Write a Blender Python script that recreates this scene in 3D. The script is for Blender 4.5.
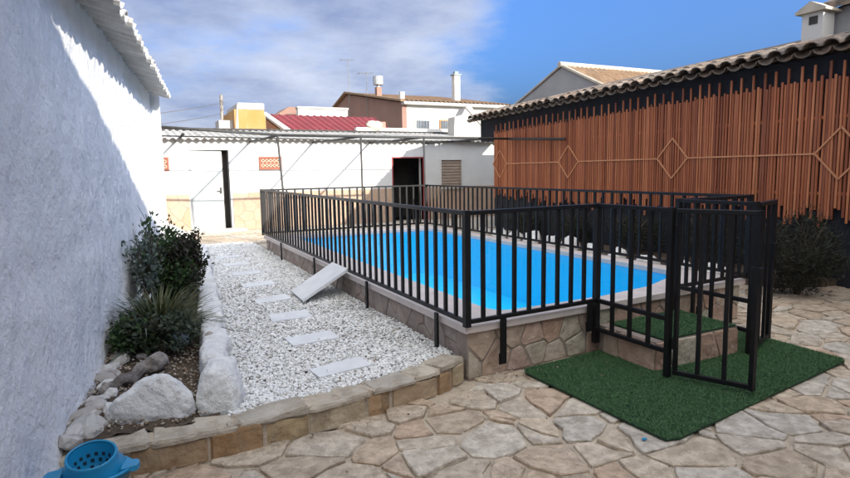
import bpy, bmesh, math, random
import numpy as np
from mathutils import Vector, Matrix, noise

random.seed(7); RNG = np.random.default_rng(7)
scene = bpy.context.scene
for o in list(bpy.data.objects): bpy.data.objects.remove(o)
COL = scene.collection
rad = math.radians

# ------------------------------------------------------------------ camera
cd = bpy.data.cameras.new('camera'); cam = bpy.data.objects.new('camera', cd); COL.objects.link(cam)
cd.sensor_width = 36; cd.sensor_fit = 'HORIZONTAL'; cd.lens = 36 * 585 / 850
cd.clip_start = 0.05; cd.clip_end = 1500
CR, CU, CF = Vector((.8949, -.4460, -.0157)), Vector((.0655, .0964, .9932)), Vector((.4415, .8898, -.1155))
CF.normalize(); CR = (CR - CF * CR.dot(CF)).normalized(); CU = CR.cross(CF)
cam.matrix_world = Matrix(((CR.x, CU.x, -CF.x, 0), (CR.y, CU.y, -CF.y, 0), (CR.z, CU.z, -CF.z, 1.6), (0, 0, 0, 1)))
scene.camera = cam
def proj(p):
    v = Vector(p) - Vector((0, 0, 1.6)); d = v.dot(CF)
    if d < .05: return None
    return 425 + 585 * v.dot(CR) / d, 239 - 585 * v.dot(CU) / d

# ------------------------------------------------------------------ sky, sun, exposure
SUN = Vector((.36, -1, .37)).normalized()            # towards the sun
W = bpy.data.worlds.new('World'); scene.world = W; W.use_nodes = True
nt = W.node_tree; nt.nodes.clear()
def wn(t, **k):
    n = nt.nodes.new(t)
    for a, b in k.items(): setattr(n, a, b)
    return n
sky = wn('ShaderNodeTexSky', sky_type='NISHITA', sun_disc=False)
sky.sun_elevation = math.asin(SUN.z); sky.sun_rotation = math.atan2(SUN.x, SUN.y)
sky.altitude = 300; sky.air_density = 0.8; sky.dust_density = 10.0; sky.ozone_density = 9.0
tc = wn('ShaderNodeTexCoord'); sep = wn('ShaderNodeSeparateXYZ'); nt.links.new(tc.outputs['Generated'], sep.inputs[0])
def wmath(op, a, b=None, c=None, clamp=False):
    n = wn('ShaderNodeMath', operation=op, use_clamp=clamp)
    for i, v in enumerate((a, b, c)):
        if v is None: continue
        if isinstance(v, (int, float)): n.inputs[i].default_value = v
        else: nt.links.new(v, n.inputs[i])
    return n.outputs[0]
zc = wmath('ADD', wmath('MAXIMUM', sep.outputs[2], 0.0), 0.16)
cx = wmath('DIVIDE', sep.outputs[0], zc); cy = wmath('DIVIDE', sep.outputs[1], zc)
cmb = wn('ShaderNodeCombineXYZ'); nt.links.new(cx, cmb.inputs[0]); nt.links.new(cy, cmb.inputs[1])
def wnoise(scale, detail, rough, off):
    m = wn('ShaderNodeMapping'); m.inputs['Location'].default_value = off; nt.links.new(cmb.outputs[0], m.inputs[0])
    n = wn('ShaderNodeTexNoise'); n.inputs['Scale'].default_value = scale; n.inputs['Detail'].default_value = detail
    n.inputs['Roughness'].default_value = rough; nt.links.new(m.outputs[0], n.inputs['Vector']); return n.outputs['Fac']
n_big = wnoise(0.55, 8, .58, (3.1, 7.7, 0)); n_fine = wnoise(1.9, 11, .66, (1.3, 2.2, 4)); n_shade = wnoise(1.3, 9, .62, (9.4, 1.2, 2))
# broken cloud over most of the sky; a wide clear gap opens to the right of the view
def wdot(v):
    n = wn('ShaderNodeVectorMath', operation='DOT_PRODUCT'); nt.links.new(tc.outputs['Generated'], n.inputs[0]); n.inputs[1].default_value = v; return n.outputs['Value']
def wrange(f, a, b, c, d):
    n = wn('ShaderNodeMapRange', interpolation_type='SMOOTHSTEP'); nt.links.new(f, n.inputs[0])
    for i, v in enumerate((a, b, c, d)): n.inputs[i + 1].default_value = v
    return n.outputs[0]
gap_az, gap_el = rad(76), rad(16)
bank = wrange(wdot((math.sin(gap_az) * math.cos(gap_el), math.cos(gap_az) * math.cos(gap_el), math.sin(gap_el))), .66, .90, .29, -.34)
dens = wmath('ADD', wmath('ADD', wmath('MULTIPLY', n_big, .9), wmath('MULTIPLY', n_fine, .45)), bank)
mask = wn('ShaderNodeMapRange', interpolation_type='SMOOTHSTEP'); nt.links.new(dens, mask.inputs[0])
mask.inputs[1].default_value = .72; mask.inputs[2].default_value = 1.02
mk = wmath('MULTIPLY', mask.outputs[0], .93)
shade = wn('ShaderNodeValToRGB'); nt.links.new(wmath('ADD', wmath('MULTIPLY', n_shade, .6), wmath('MULTIPLY', dens, .42)), shade.inputs[0])
e = shade.color_ramp.elements; SK = 0.115
CLOUD = 0.95
e[0].position = .50; e[0].color = (.235 * CLOUD, .25 * CLOUD, .285 * CLOUD, 1)
e[1].position = .81; e[1].color = (.085 * CLOUD, .105 * CLOUD, .165 * CLOUD, 1)
# unseen cloud sunward brightened to fill the yard's shade, the rest stays blue grey
sun_fill = wn('ShaderNodeMix', data_type='RGBA'); nt.links.new(wrange(wdot(tuple(SUN)), -.35, .65, 0, 1), sun_fill.inputs[0])
nt.links.new(shade.outputs[0], sun_fill.inputs[6]); sun_fill.inputs[7].default_value = (.66, .65, .63, 1)
csc = wn('ShaderNodeVectorMath', operation='SCALE'); nt.links.new(sun_fill.outputs[2], csc.inputs[0]); csc.inputs['Scale'].default_value = 1 / SK
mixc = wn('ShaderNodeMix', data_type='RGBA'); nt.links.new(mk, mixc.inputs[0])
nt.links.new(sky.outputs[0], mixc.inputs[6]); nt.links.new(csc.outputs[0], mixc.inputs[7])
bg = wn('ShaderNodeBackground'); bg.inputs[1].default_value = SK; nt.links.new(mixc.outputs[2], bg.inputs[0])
out = wn('ShaderNodeOutputWorld'); nt.links.new(bg.outputs[0], out.inputs[0])

sd = bpy.data.lights.new('sun', 'SUN'); so = bpy.data.objects.new('sun', sd); COL.objects.link(so)
sd.energy = 2.0; sd.angle = rad(.53); sd.color = (1.0, .93, .82)
so.rotation_euler = (-SUN).to_track_quat('-Z', 'Y').to_euler(); so.location = (5, -12, 14)
vs = scene.view_settings; vs.view_transform = 'Standard'; vs.look = 'None'; vs.gamma = 1; vs.use_curve_mapping = False
vs.exposure = 1.97
scene.render.resolution_x = 1024; scene.render.resolution_y = 576

# ------------------------------------------------------------------ materials
MATS = {}
def mat(name, c1, c2=None, scale=6, rough=.85, bump=.0, bscale=40, rnd=0.0, metal=0, ramp=None, contrast=(.35, .65), spec=.4,
        island=False, coat=0, stain2=None, bump2=0, b2scale=8, stain=None, stretch=None, trans=0):
    m = bpy.data.materials.new(name); m.use_nodes = True; t = m.node_tree; N = t.nodes; L = t.links
    b = N['Principled BSDF']; b.inputs['Roughness'].default_value = rough; b.inputs['Metallic'].default_value = metal
    b.inputs['Specular IOR Level'].default_value = spec; b.inputs['Coat Weight'].default_value = coat
    tc = N.new('ShaderNodeTexCoord'); oi = N.new('ShaderNodeObjectInfo'); geo = N.new('ShaderNodeNewGeometry')
    ad = N.new('ShaderNodeMath'); ad.operation = 'ADD'; L.new(oi.outputs['Random'], ad.inputs[0])
    if island: L.new(geo.outputs['Random Per Island'], ad.inputs[1])
    else: ad.inputs[1].default_value = 0
    fr = N.new('ShaderNodeMath'); fr.operation = 'FRACT'; L.new(ad.outputs[0], fr.inputs[0])
    w = N.new('ShaderNodeMath'); w.operation = 'MULTIPLY'; L.new(fr.outputs[0], w.inputs[0]); w.inputs[1].default_value = 37
    vec = tc.outputs['Object']
    if stretch:
        mp = N.new('ShaderNodeMapping'); mp.inputs['Scale'].default_value = stretch; L.new(vec, mp.inputs[0]); vec = mp.outputs[0]
    def ns(sc, det=8, ro=.6):
        n = N.new('ShaderNodeTexNoise'); n.noise_dimensions = '4D'; n.inputs['Scale'].default_value = sc
        n.inputs['Detail'].default_value = det; n.inputs['Roughness'].default_value = ro
        L.new(vec, n.inputs['Vector']); L.new(w.outputs[0], n.inputs['W']); return n.outputs['Fac']
    def mr(fac, a, b_, c=0., d=1.):
        n = N.new('ShaderNodeMapRange'); L.new(fac, n.inputs[0])
        for i, v in enumerate((a, b_, c, d)): n.inputs[i + 1].default_value = v
        return n.outputs[0]
    def mix(f, A, B, kind='MIX'):
        n = N.new('ShaderNodeMix'); n.data_type = 'RGBA'; n.blend_type = kind
        if isinstance(f, float): n.inputs[0].default_value = f
        else: L.new(f, n.inputs[0])
        for i, v in ((6, A), (7, B)):
            if isinstance(v, tuple): n.inputs[i].default_value = (*v, 1)
            else: L.new(v, n.inputs[i])
        return n.outputs[2]
    if ramp:
        r = N.new('ShaderNodeValToRGB'); L.new(fr.outputs[0], r.inputs[0]); r.color_ramp.interpolation = 'LINEAR'
        while len(r.color_ramp.elements) < len(ramp): r.color_ramp.elements.new(.5)
        for i, cc in enumerate(ramp):
            r.color_ramp.elements[i].position = i / (len(ramp) - 1); r.color_ramp.elements[i].color = (*cc, 1)
        base = r.outputs[0]
        k = N.new('ShaderNodeVectorMath'); k.operation = 'MULTIPLY'; L.new(base, k.inputs[0]); k.inputs[1].default_value = c1
        col = mix(mr(ns(scale), *contrast), base, k.outputs[0])
    else:
        col = mix(mr(ns(scale), *contrast), c1, c2 or c1)
    if stain:      # (colour, scale, lo, hi)
        col = mix(mr(ns(stain[1], 10, .7), stain[2], stain[3]), col, stain[0])
    if stain2: col = mix(mr(ns(stain2[1], 10, .65), stain2[2], stain2[3]), col, stain2[0])
    if rnd:
        v = mr(fr.outputs[0], 0, 1, 1 - rnd, 1 + rnd)
        k = N.new('ShaderNodeVectorMath'); k.operation = 'SCALE'; L.new(col, k.inputs[0]); L.new(v, k.inputs['Scale']); col = k.outputs[0]
    L.new(col, b.inputs['Base Color'])
    if bump:
        bp = N.new('ShaderNodeBump'); bp.inputs['Strength'].default_value = 1; bp.inputs['Distance'].default_value = bump
        L.new(ns(bscale, 10, .62), bp.inputs['Height']); nrm = bp.outputs[0]
        if bump2:
            b2 = N.new('ShaderNodeBump'); b2.inputs['Strength'].default_value = 1; b2.inputs['Distance'].default_value = bump2
            L.new(ns(b2scale, 4, .5), b2.inputs['Height']); L.new(nrm, b2.inputs['Normal']); nrm = b2.outputs[0]
        L.new(nrm, b.inputs['Normal'])
    rr = mr(ns(scale * 2.3), .3, .7, max(0, rough - .08), min(1, rough + .08)); L.new(rr, b.inputs['Roughness'])
    if trans:
        tr = N.new('ShaderNodeBsdfTranslucent'); L.new(col, tr.inputs[0]); ms = N.new('ShaderNodeMixShader'); ms.inputs[0].default_value = trans
        o_ = N['Material Output']; L.new(b.outputs[0], ms.inputs[1]); L.new(tr.outputs[0], ms.inputs[2]); L.new(ms.outputs[0], o_.inputs[0])
    MATS[name] = m; return m

mat('limewash', (.82, .82, .81), (.72, .73, .73), 4, .95, .016, 34, bump2=.028, b2scale=11, stain=((.46, .44, .42), 8, .63, .80), stain2=((.70, .70, .71), .9, .50, .72), spec=.2)
mat('limewash_stone', (.82, .82, .80), (.66, .66, .65), 9, .95, .03, 22, stain=((.32, .28, .23), 8, .57, .72), spec=.2)
mat('limewash_tile', (.56, .55, .53), (.44, .43, .41), 9, .95, .006, 60, stain=((.30, .22, .17), 9, .58, .75), spec=.2, rnd=.1)
mat('white_paint', (.60, .595, .575), (.55, .545, .525), 2.5, .9, .003, 90, stain=((.47, .43, .37), 3, .60, .82), spec=.2)
mat('white_door', (.52, .545, .52), (.47, .49, .47), 3, .55, .001, 50)
mat('flagstone', (.60, .575, .55), None, 14, .9, .03, 34, ramp=[(.68, .54, .39), (.76, .66, .53), (.62, .50, .37), (.78, .71, .60), (.70, .55, .40), (.66, .61, .53), (.76, .63, .48), (.66, .48, .34), (.78, .70, .58), (.70, .64, .56)],
    island=True, bump2=.045, b2scale=7, stain=((.36, .30, .23), 6, .55, .75), stain2=((.34, .29, .24), 42, .60, .72), contrast=(.36, .62))
mat('mortar', (.60, .51, .40), (.46, .38, .29), 7, .97, .03, 30, stain=((.19, .15, .105), 7, .54, .68))
mat('kerbstone', (.70, .64, .56), None, 8, .9, .010, 30, ramp=[(.46, .33, .17), (.52, .45, .34), (.40, .25, .13), (.56, .48, .36), (.48, .36, .20), (.50, .44, .35)],
    bump2=.05, b2scale=7, stain=((.20, .165, .11), 5, .50, .72))
mat('capstone', (.72, .68, .62), None, 8, .9, .010, 30, ramp=[(.56, .50, .41), (.50, .45, .38), (.60, .53, .42), (.46, .42, .36)], bump2=.05, b2scale=7, stain=((.25, .21, .16), 5, .50, .72))
mat('wallstone', (.70, .66, .62), None, 9, .9, .010, 34, ramp=[(.50, .33, .25), (.52, .42, .33), (.44, .28, .20), (.50, .40, .34), (.46, .36, .27), (.56, .45, .37), (.46, .46, .36), (.54, .38, .30)],
    bump2=.03, b2scale=10, stain=((.24, .18, .14), 7, .54, .74), stain2=((.62, .50, .42), 16, .60, .72))
mat('wallstone_grey', (.72, .70, .68), None, 7, .92, .010, 30, ramp=[(.36, .29, .25), (.42, .36, .32), (.33, .28, .25), (.40, .32, .28), (.45, .40, .36)], bump2=.012, b2scale=8, stain=((.18, .15, .13), 6, .55, .78))
mat('wall_mortar', (.30, .24, .20), (.22, .18, .15), 8, .95, .008, 40)
mat('dadostone', (.90, .86, .82), None, 6, .9, .004, 40, ramp=[(.42, .29, .21), (.43, .31, .23), (.42, .30, .22), (.44, .33, .25), (.42, .29, .20)], stain=((.46, .37, .28), 4, .55, .75))
mat('coping', (.62, .55, .51), (.52, .46, .43), 5, .7, .003, 60, stain=((.36, .31, .28), 3, .58, .8))
mat('liner', (.015, .68, .99), (.012, .65, .985), 1.0, .4)
mat('black_metal', (.006, .006, .007), (.010, .010, .011), 14, .45, .0008, 120, spec=.28, stain=((.045, .024, .014), 5, .68, .82))
mat('dark_wall', (.020, .021, .028), (.013, .014, .019), 3, .9, .006, 30, stain=((.04, .04, .048), 4, .55, .8))
mat('slat', (.72, .62, .55), None, 16, .55, .0015, 40, ramp=[(.50, .165, .064), (.33, .10, .040), (.60, .23, .10), (.41, .125, .050), (.25, .074, .032), (.55, .195, .08)], stretch=(2, 2, .22), stain=((.16, .05, .02), 6, .6, .8))
mat('strip_wood', (.58, .27, .125), (.50, .21, .095), 8, .6, .001, 40)
mat('terracotta', (.62, .60, .58), None, 10, .92, .006, 40, ramp=[(.25, .165, .11), (.30, .235, .18), (.20, .15, .115), (.36, .30, .24), (.27, .19, .14)], stain=((.09, .08, .07), 6, .42, .62))
mat('old_tile', (.62, .60, .58), None, 12, .92, .006, 40, ramp=[(.32, .18, .095), (.37, .245, .15), (.26, .15, .08), (.40, .29, .19)], island=True, stain=((.17, .13, .10), 2, .5, .72))
mat('fibre_cement', (.50, .49, .46), (.38, .37, .35), 4, .95, .003, 50, stain=((.25, .24, .22), 3, .5, .72))
mat('concrete', (.46, .44, .41), (.36, .35, .33), 3, .95, .006, 30, stain=((.24, .22, .20), 2.5, .55, .78))
mat('pale_concrete', (.50, .47, .42), (.40, .38, .34), 3, .95, .004, 30, stain=((.38, .35, .31), 2.5, .55, .78))
mat('grey_render', (.33, .33, .33), (.27, .27, .27), 1.2, .95, .003, 30, stain=((.2, .2, .2), .8, .55, .75))
mat('brown_render', (.28, .17, .13), (.24, .145, .11), 1.0, .95, .003, 30, stain=((.18, .11, .09), .8, .55, .75))
mat('yellow_render', (.40, .20, .06), (.42, .25, .10), 1.3, .95, .004, 30, stain=((.42, .36, .27), 2.2, .54, .70))
mat('red_sheet', (.24, .032, .034), (.18, .03, .03), 2.5, .6, .001, 30, stain=((.28, .13, .10), 2, .58, .75))
mat('white_render', (.58, .57, .54), (.50, .49, .46), 1.0, .9, .002, 30)
mat('red_paint', (.30, .03, .035), (.24, .025, .03), 6, .6)
mat('pink_brick', (.52, .24, .19), (.44, .19, .15), 8, .9, .003, 40)
mat('vent_terracotta', (.30, .115, .075), (.25, .09, .06), 10, .9, .002, 60)
mat('vent_cream', (.46, .40, .30), (.40, .34, .25), 10, .9)
mat('dark_interior', (.06, .055, .052), (.035, .032, .03), 3, .9)  # near-black tone stands in for the shade of unlit interiors
mat('shutter', (.35, .27, .21), (.28, .22, .17), 5, .7, .001, 60)
mat('wood_frame', (.42, .20, .08), (.34, .15, .06), 6, .6)
mat('pipe_grey', (.22, .22, .21), (.16, .16, .155), 10, .6, .001, 60)
mat('dark_pipe', (.055, .053, .05), (.035, .034, .032), 10, .6)
mat('galvanised', (.42, .43, .44), (.34, .35, .36), 6, .5, metal=.4)
mat('soil', (.13, .095, .065), (.075, .055, .04), 12, 1, .03, 40, stain=((.34, .29, .24), 14, .58, .7))
mat('gravel_base', (.50, .48, .46), (.26, .24, .22), 30, .95, .02, 60)
mat('pebble', (.88, .88, .88), None, 12, .8, ramp=[(.86, .86, .85), (.88, .88, .86), (.76, .76, .75), (.88, .88, .86), (.62, .61, .59), (.86, .84, .80), (.88, .88, .86), (.46, .43, .38), (.88, .88, .86), (.82, .82, .80)], island=True)
mat('pale_slab', (.72, .73, .73), (.62, .63, .64), 5, .85, .002, 60, stain=((.46, .46, .46), 7, .58, .75))
mat('apron', (.46, .41, .34), (.38, .34, .28), 2.5, .95, .008, 30, stain=((.36, .31, .25), 3, .55, .75))
mat('turf_base', (.015, .05, .022), (.012, .038, .018), 8, .9)
mat('turf', (.8, .8, .8), None, 5, .7, ramp=[(.050, .14, .044), (.075, .185, .065), (.040, .112, .038), (.11, .205, .105), (.056, .15, .05)], island=True, spec=.2, stain=((.15, .18, .13), 2.2, .50, .74))
mat('leaf_dark', (.7, .7, .7), None, 8, .55, ramp=[(.035, .080, .024), (.060, .115, .034), (.026, .055, .020), (.085, .145, .045), (.045, .080, .030)], island=True, trans=.2)
mat('leaf_brown', (.7, .7, .7), None, 8, .6, ramp=[(.045, .035, .022), (.028, .034, .020), (.060, .040, .024), (.032, .045, .022), (.038, .028, .02)], island=True, trans=.15)
mat('leaf_grey', (.8, .8, .8), None, 8, .7, ramp=[(.11, .14, .11), (.16, .20, .17), (.08, .11, .085), (.20, .24, .21)], island=True, trans=.15)
mat('leaf_mid', (.7, .7, .7), None, 8, .6, ramp=[(.060, .090, .042), (.085, .11, .07), (.040, .060, .036), (.12, .145, .10)], island=True, trans=.15)
mat('leaf_silver', (.9, .9, .9), None, 8, .7, ramp=[(.50, .54, .52), (.40, .45, .43), (.58, .61, .59)], island=True, trans=.15)
mat('blade', (.75, .75, .75), None, 4, .5, ramp=[(.06, .085, .028), (.10, .11, .038), (.045, .07, .024), (.15, .14, .055), (.075, .085, .03)], island=True, trans=.2)
mat('needle', (.7, .7, .7), None, 8, .8, ramp=[(.022, .030, .018), (.032, .036, .022), (.016, .022, .015), (.045, .040, .026)], island=True)
mat('bark', (.12, .09, .065), (.07, .055, .04), 10, .9, .004, 40)
mat('driftwood', (.32, .29, .26), (.13, .11, .10), 12, .9, .02, 30, contrast=(.42, .58), stain=((.07, .055, .045), 10, .55, .68))
mat('rubble', (.8, .8, .8), None, 8, .95, .012, 30, ramp=[(.52, .50, .47), (.70, .68, .65), (.42, .38, .34), (.76, .75, .72)], stain=((.20, .16, .13), 6, .55, .75))
mat('blue_stone', (.26, .33, .34), (.20, .26, .27), 8, .8, .01, 20)
mat('petal', (.75, .22, .04), (.62, .14, .03), 20, .6)
mat('litter', (.8, .8, .8), None, 9, .9, ramp=[(.26, .17, .10), (.50, .42, .33), (.16, .10, .06), (.62, .57, .50), (.36, .27, .18)], island=True)
mat('blue_plastic', (.015, .27, .50), (.012, .23, .44), 8, .35, spec=.5)
mat('dark_hole', (.01, .03, .05), (.008, .02, .035), 8, .8)
mat('earth', (.28, .23, .17), (.20, .16, .12), .05, 1)
mat('skyline_glass', (.10, .12, .14), (.08, .09, .11), 2, .15, spec=.6)
mat('copper', (.30, .22, .14), (.22, .17, .12), 6, .6)
mat('stone_ridge', (.50, .45, .37), (.38, .34, .28), 5, .95, .004, 30, stain=((.3, .25, .2), 4, .52, .72))

# water: tinted clear surface over the liner, mirror share by fresnel
m = bpy.data.materials.new('water'); m.use_nodes = True; t = m.node_tree; t.nodes.clear()
o_ = t.nodes.new('ShaderNodeOutputMaterial'); tr = t.nodes.new('ShaderNodeBsdfTransparent'); gl = t.nodes.new('ShaderNodeBsdfGlossy')
tr.inputs[0].default_value = (.85, .97, 1, 1); gl.inputs['Roughness'].default_value = .06
fz = t.nodes.new('ShaderNodeFresnel'); fz.inputs['IOR'].default_value = 1.33
fm = t.nodes.new('ShaderNodeMath'); fm.operation = 'MULTIPLY'; t.links.new(fz.outputs[0], fm.inputs[0]); fm.inputs[1].default_value = .34
ms = t.nodes.new('ShaderNodeMixShader'); t.links.new(fm.outputs[0], ms.inputs[0]); t.links.new(tr.outputs[0], ms.inputs[1]); t.links.new(gl.outputs[0], ms.inputs[2])
nz = t.nodes.new('ShaderNodeTexNoise'); nz.inputs['Scale'].default_value = 7.0; nz.inputs['Detail'].default_value = 3
tcn = t.nodes.new('ShaderNodeTexCoord'); t.links.new(tcn.outputs['Object'], nz.inputs['Vector'])
bp = t.nodes.new('ShaderNodeBump'); bp.inputs['Distance'].default_value = .012; t.links.new(nz.outputs['Fac'], bp.inputs['Height'])
t.links.new(bp.outputs[0], gl.inputs['Normal']); t.links.new(bp.outputs[0], fz.inputs['Normal']); t.links.new(ms.outputs[0], o_.inputs[0])
MATS['water'] = m

# ------------------------------------------------------------------ helpers
class MB:
    def __init__(s): s.v = []; s.f = []; s.mi = []
    def add(s, vs, fs, mi=0):
        k = len(s.v); s.v += [tuple(p) for p in vs]; s.f += [tuple(i + k for i in f) for f in fs]; s.mi += [mi] * len(fs); return s
    def box(s, x0, x1, y0, y1, z0, z1, mi=0, bev=0):
        if bev <= 0:
            vs = [(x, y, z) for z in (z0, z1) for (x, y) in ((x0, y0), (x1, y0), (x1, y1), (x0, y1))]
            return s.add(vs, [(3, 2, 1, 0), (4, 5, 6, 7), (0, 1, 5, 4), (1, 2, 6, 5), (2, 3, 7, 6), (3, 0, 4, 7)], mi)
        b = bev; rings = []
        for z, i in ((z0, b), (z0 + b, 0), (z1 - b, 0), (z1, b)):
            rings.append([(x0 + i, y0 + b, z), (x0 + b, y0 + i, z), (x1 - b, y0 + i, z), (x1 - i, y0 + b, z), (x1 - i, y1 - b, z), (x1 - b, y1 - i, z), (x0 + b, y1 - i, z), (x0 + i, y1 - b, z)])
        vs = sum(rings, []); fs = [tuple(range(7, -1, -1)), tuple(range(24, 32))]
        for r in range(3):
            for i in range(8): fs.append((r * 8 + i, r * 8 + (i + 1) % 8, r * 8 + 8 + (i + 1) % 8, r * 8 + 8 + i))
        return s.add(vs, fs, mi)
    def tube(s, pts, r, seg=8, mi=0, cap=True):
        pts = [Vector(p) for p in pts]; n = len(pts); rr = r if isinstance(r, (list, tuple)) else [r] * n
        vs = []; prev = None
        for i, p in enumerate(pts):
            d = (pts[min(i + 1, n - 1)] - pts[max(i - 1, 0)]).normalized()
            if prev is None:
                a = d.orthogonal().normalized()
            else: a = (prev - d * prev.dot(d)).normalized()
            prev = a; b = d.cross(a)
            vs += [p + (a * math.cos(2 * math.pi * k / seg) + b * math.sin(2 * math.pi * k / seg)) * rr[i] for k in range(seg)]
        fs = [(i * seg + k, i * seg + (k + 1) % seg, (i + 1) * seg + (k + 1) % seg, (i + 1) * seg + k) for i in range(n - 1) for k in range(seg)]
        if cap: fs += [tuple(range(seg - 1, -1, -1)), tuple(range((n - 1) * seg, n * seg))]
        return s.add(vs, fs, mi)
    def prism(s, poly, axis, a, b, mi=0):
        # poly: 2-D points in the other two axes, extruded along axis from a to b
        n = len(poly)
        def P(q, h): return {'x': (h, q[0], q[1]), 'y': (q[0], h, q[1]), 'z': (q[0], q[1], h)}[axis]
        vs = [P(q, a) for q in poly] + [P(q, b) for q in poly]
        return s.add(vs, [tuple(range(n - 1, -1, -1)), tuple(range(n, 2 * n))] + [(i, (i + 1) % n, n + (i + 1) % n, n + i) for i in range(n)], mi)
    def mesh(s, name, mats, smooth=False):
        me = bpy.data.meshes.new(name); me.from_pydata(s.v, [], s.f)
        for m_ in (mats if isinstance(mats, (list, tuple)) else [mats]): me.materials.append(MATS[m_])
        if len(me.materials) > 1: me.polygons.foreach_set('material_index', s.mi)
        if smooth: me.polygons.foreach_set('use_smooth', [True] * len(me.polygons))
        bm = bmesh.new(); bm.from_mesh(me); bmesh.ops.recalc_face_normals(bm, faces=bm.faces); bm.to_mesh(me); bm.free()
        me.update(); return me
    def build(s, name, mats, parent=None, smooth=False, **k): return put(name, s.mesh(name, mats, smooth), parent, **k)
def put(name, me, parent=None, loc=(0, 0, 0), rot=(0, 0, 0), scale=None):
    o = bpy.data.objects.new(name, me); COL.objects.link(o); o.location = loc; o.rotation_euler = rot
    if scale: o.scale = scale
    if parent: o.parent = parent
    return o
def tag(o, label=None, cat=None, group=None, kind=None):
    if label: o['label'] = label
    if cat: o['category'] = cat
    if group: o['group'] = group
    if kind: o['kind'] = kind
    return o
def thing(name, label, cat, loc=(0, 0, 0), rotz=0, group=None):
    o = bpy.data.objects.new(name, None); COL.objects.link(o); o.location = loc; o.rotation_euler = (0, 0, rotz)
    o.empty_display_size = .1
    return tag(o, label, cat, group)
def npmesh(name, verts, faces, matname):
    me = bpy.data.meshes.new(name); nv = len(verts); nf, k = faces.shape
    me.vertices.add(nv); me.vertices.foreach_set('co', verts.astype(np.float32).ravel())
    me.loops.add(nf * k); me.loops.foreach_set('vertex_index', faces.astype(np.int32).ravel())
    me.polygons.add(nf); me.polygons.foreach_set('loop_start', np.arange(0, nf * k, k, dtype=np.int32))
    me.polygons.foreach_set('loop_total', np.full(nf, k, dtype=np.int32))
    me.materials.append(MATS[matname]); me.update(calc_edges=True); me.validate(); return me
def inside(p, poly):
    c = False; n = len(poly)
    for i in range(n):
        x1, y1 = poly[i]; x2, y2 = poly[(i + 1) % n]
        if (y1 > p[1]) != (y2 > p[1]) and p[0] < (x2 - x1) * (p[1] - y1) / (y2 - y1) + x1: c = not c
    return c
def clip(poly, a, b, c):          # keep a*x+b*y<=c
    out = []
    for i in range(len(poly)):
        p, q = poly[i], poly[(i + 1) % len(poly)]; dp = a * p[0] + b * p[1] - c; dq = a * q[0] + b * q[1] - c
        if dp <= 0: out.append(p)
        if (dp < 0) != (dq < 0) and dp != dq:
            t_ = dp / (dp - dq); out.append((p[0] + t_ * (q[0] - p[0]), p[1] + t_ * (q[1] - p[1])))
    return out
def voronoi(pts, rect, gap, reach, wt=0):
    x0, x1, y0, y1 = rect; res = []; ws = [random.uniform(-wt, wt) for _ in pts]
    for i, p in enumerate(pts):
        poly = [(x0, y0), (x1, y0), (x1, y1), (x0, y1)]
        for j, q in enumerate(pts):
            if i == j: continue
            dx, dy = q[0] - p[0], q[1] - p[1]; d = math.hypot(dx, dy)
            if d > reach or d < 1e-6: continue
            poly = clip(poly, dx, dy, (q[0]**2 + q[1]**2 - p[0]**2 - p[1]**2 + ws[i] - ws[j]) / 2 - gap / 2 * d)
            if len(poly) < 3: break
        res.append(poly if len(poly) > 2 else None)
    return res
def jitter_pts(x0, x1, y0, y1, sx, sy, j=.42):
    pts = []; ny = max(1, round((y1 - y0) / sy)); nx = max(1, round((x1 - x0) / sx))
    for r in range(ny):
        for c in range(nx):
            off = .5 if r % 2 else 0
            pts.append((x0 + (c + .25 + off + random.uniform(-j, j)) * (x1 - x0) / nx, y0 + (r + .5 + random.uniform(-j, j)) * (y1 - y0) / ny))
    return pts
def soften(poly, cut=.22, jit=.008):
    # cut every corner so that the outline is rounded, with a little unevenness
    n = len(poly); out = []
    for i in range(n):
        p, a, b = Vector(poly[i]), Vector(poly[i - 1]), Vector(poly[(i + 1) % n])
        if (p - a).length < .015: continue
        for q in (a, b):
            v = p.lerp(q, min(.45, cut * random.uniform(.5, 1.3)))
            out.append((v.x + random.uniform(-jit, jit), v.y + random.uniform(-jit, jit)))
    return out
def warp(x, y):
    a, b = noise.noise((x * 2.3, y * 2.3, 4)), noise.noise((x * 2.3, y * 2.3, 40)); c, d = noise.noise((x * 7, y * 7, 8)), noise.noise((x * 7, y * 7, 80))
    return x + .11 * a + .028 * c, y + .09 * b + .028 * d
def rough_edge(poly, step=.105, jit=.011):
    # split long edges and shake them so the outline is broken, with the corners barely knocked off
    out = []; n = len(poly)
    for i in range(n):
        a, b = Vector(poly[i]), Vector(poly[(i + 1) % n]); L_ = (b - a).length
        if L_ < .02: continue
        nn = Vector((b.y - a.y, a.x - b.x)) / L_; k = max(1, int(L_ / step))
        for j in range(k):
            f = (j + (.08 if j == 0 else 0)) / k; v = a.lerp(b, f) + nn * (random.uniform(-jit, jit * .3)); out.append(warp(v.x, v.y))
        if random.random() < .4: v = a.lerp(b, .93); out.append(warp(v.x, v.y))
    return out
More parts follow.
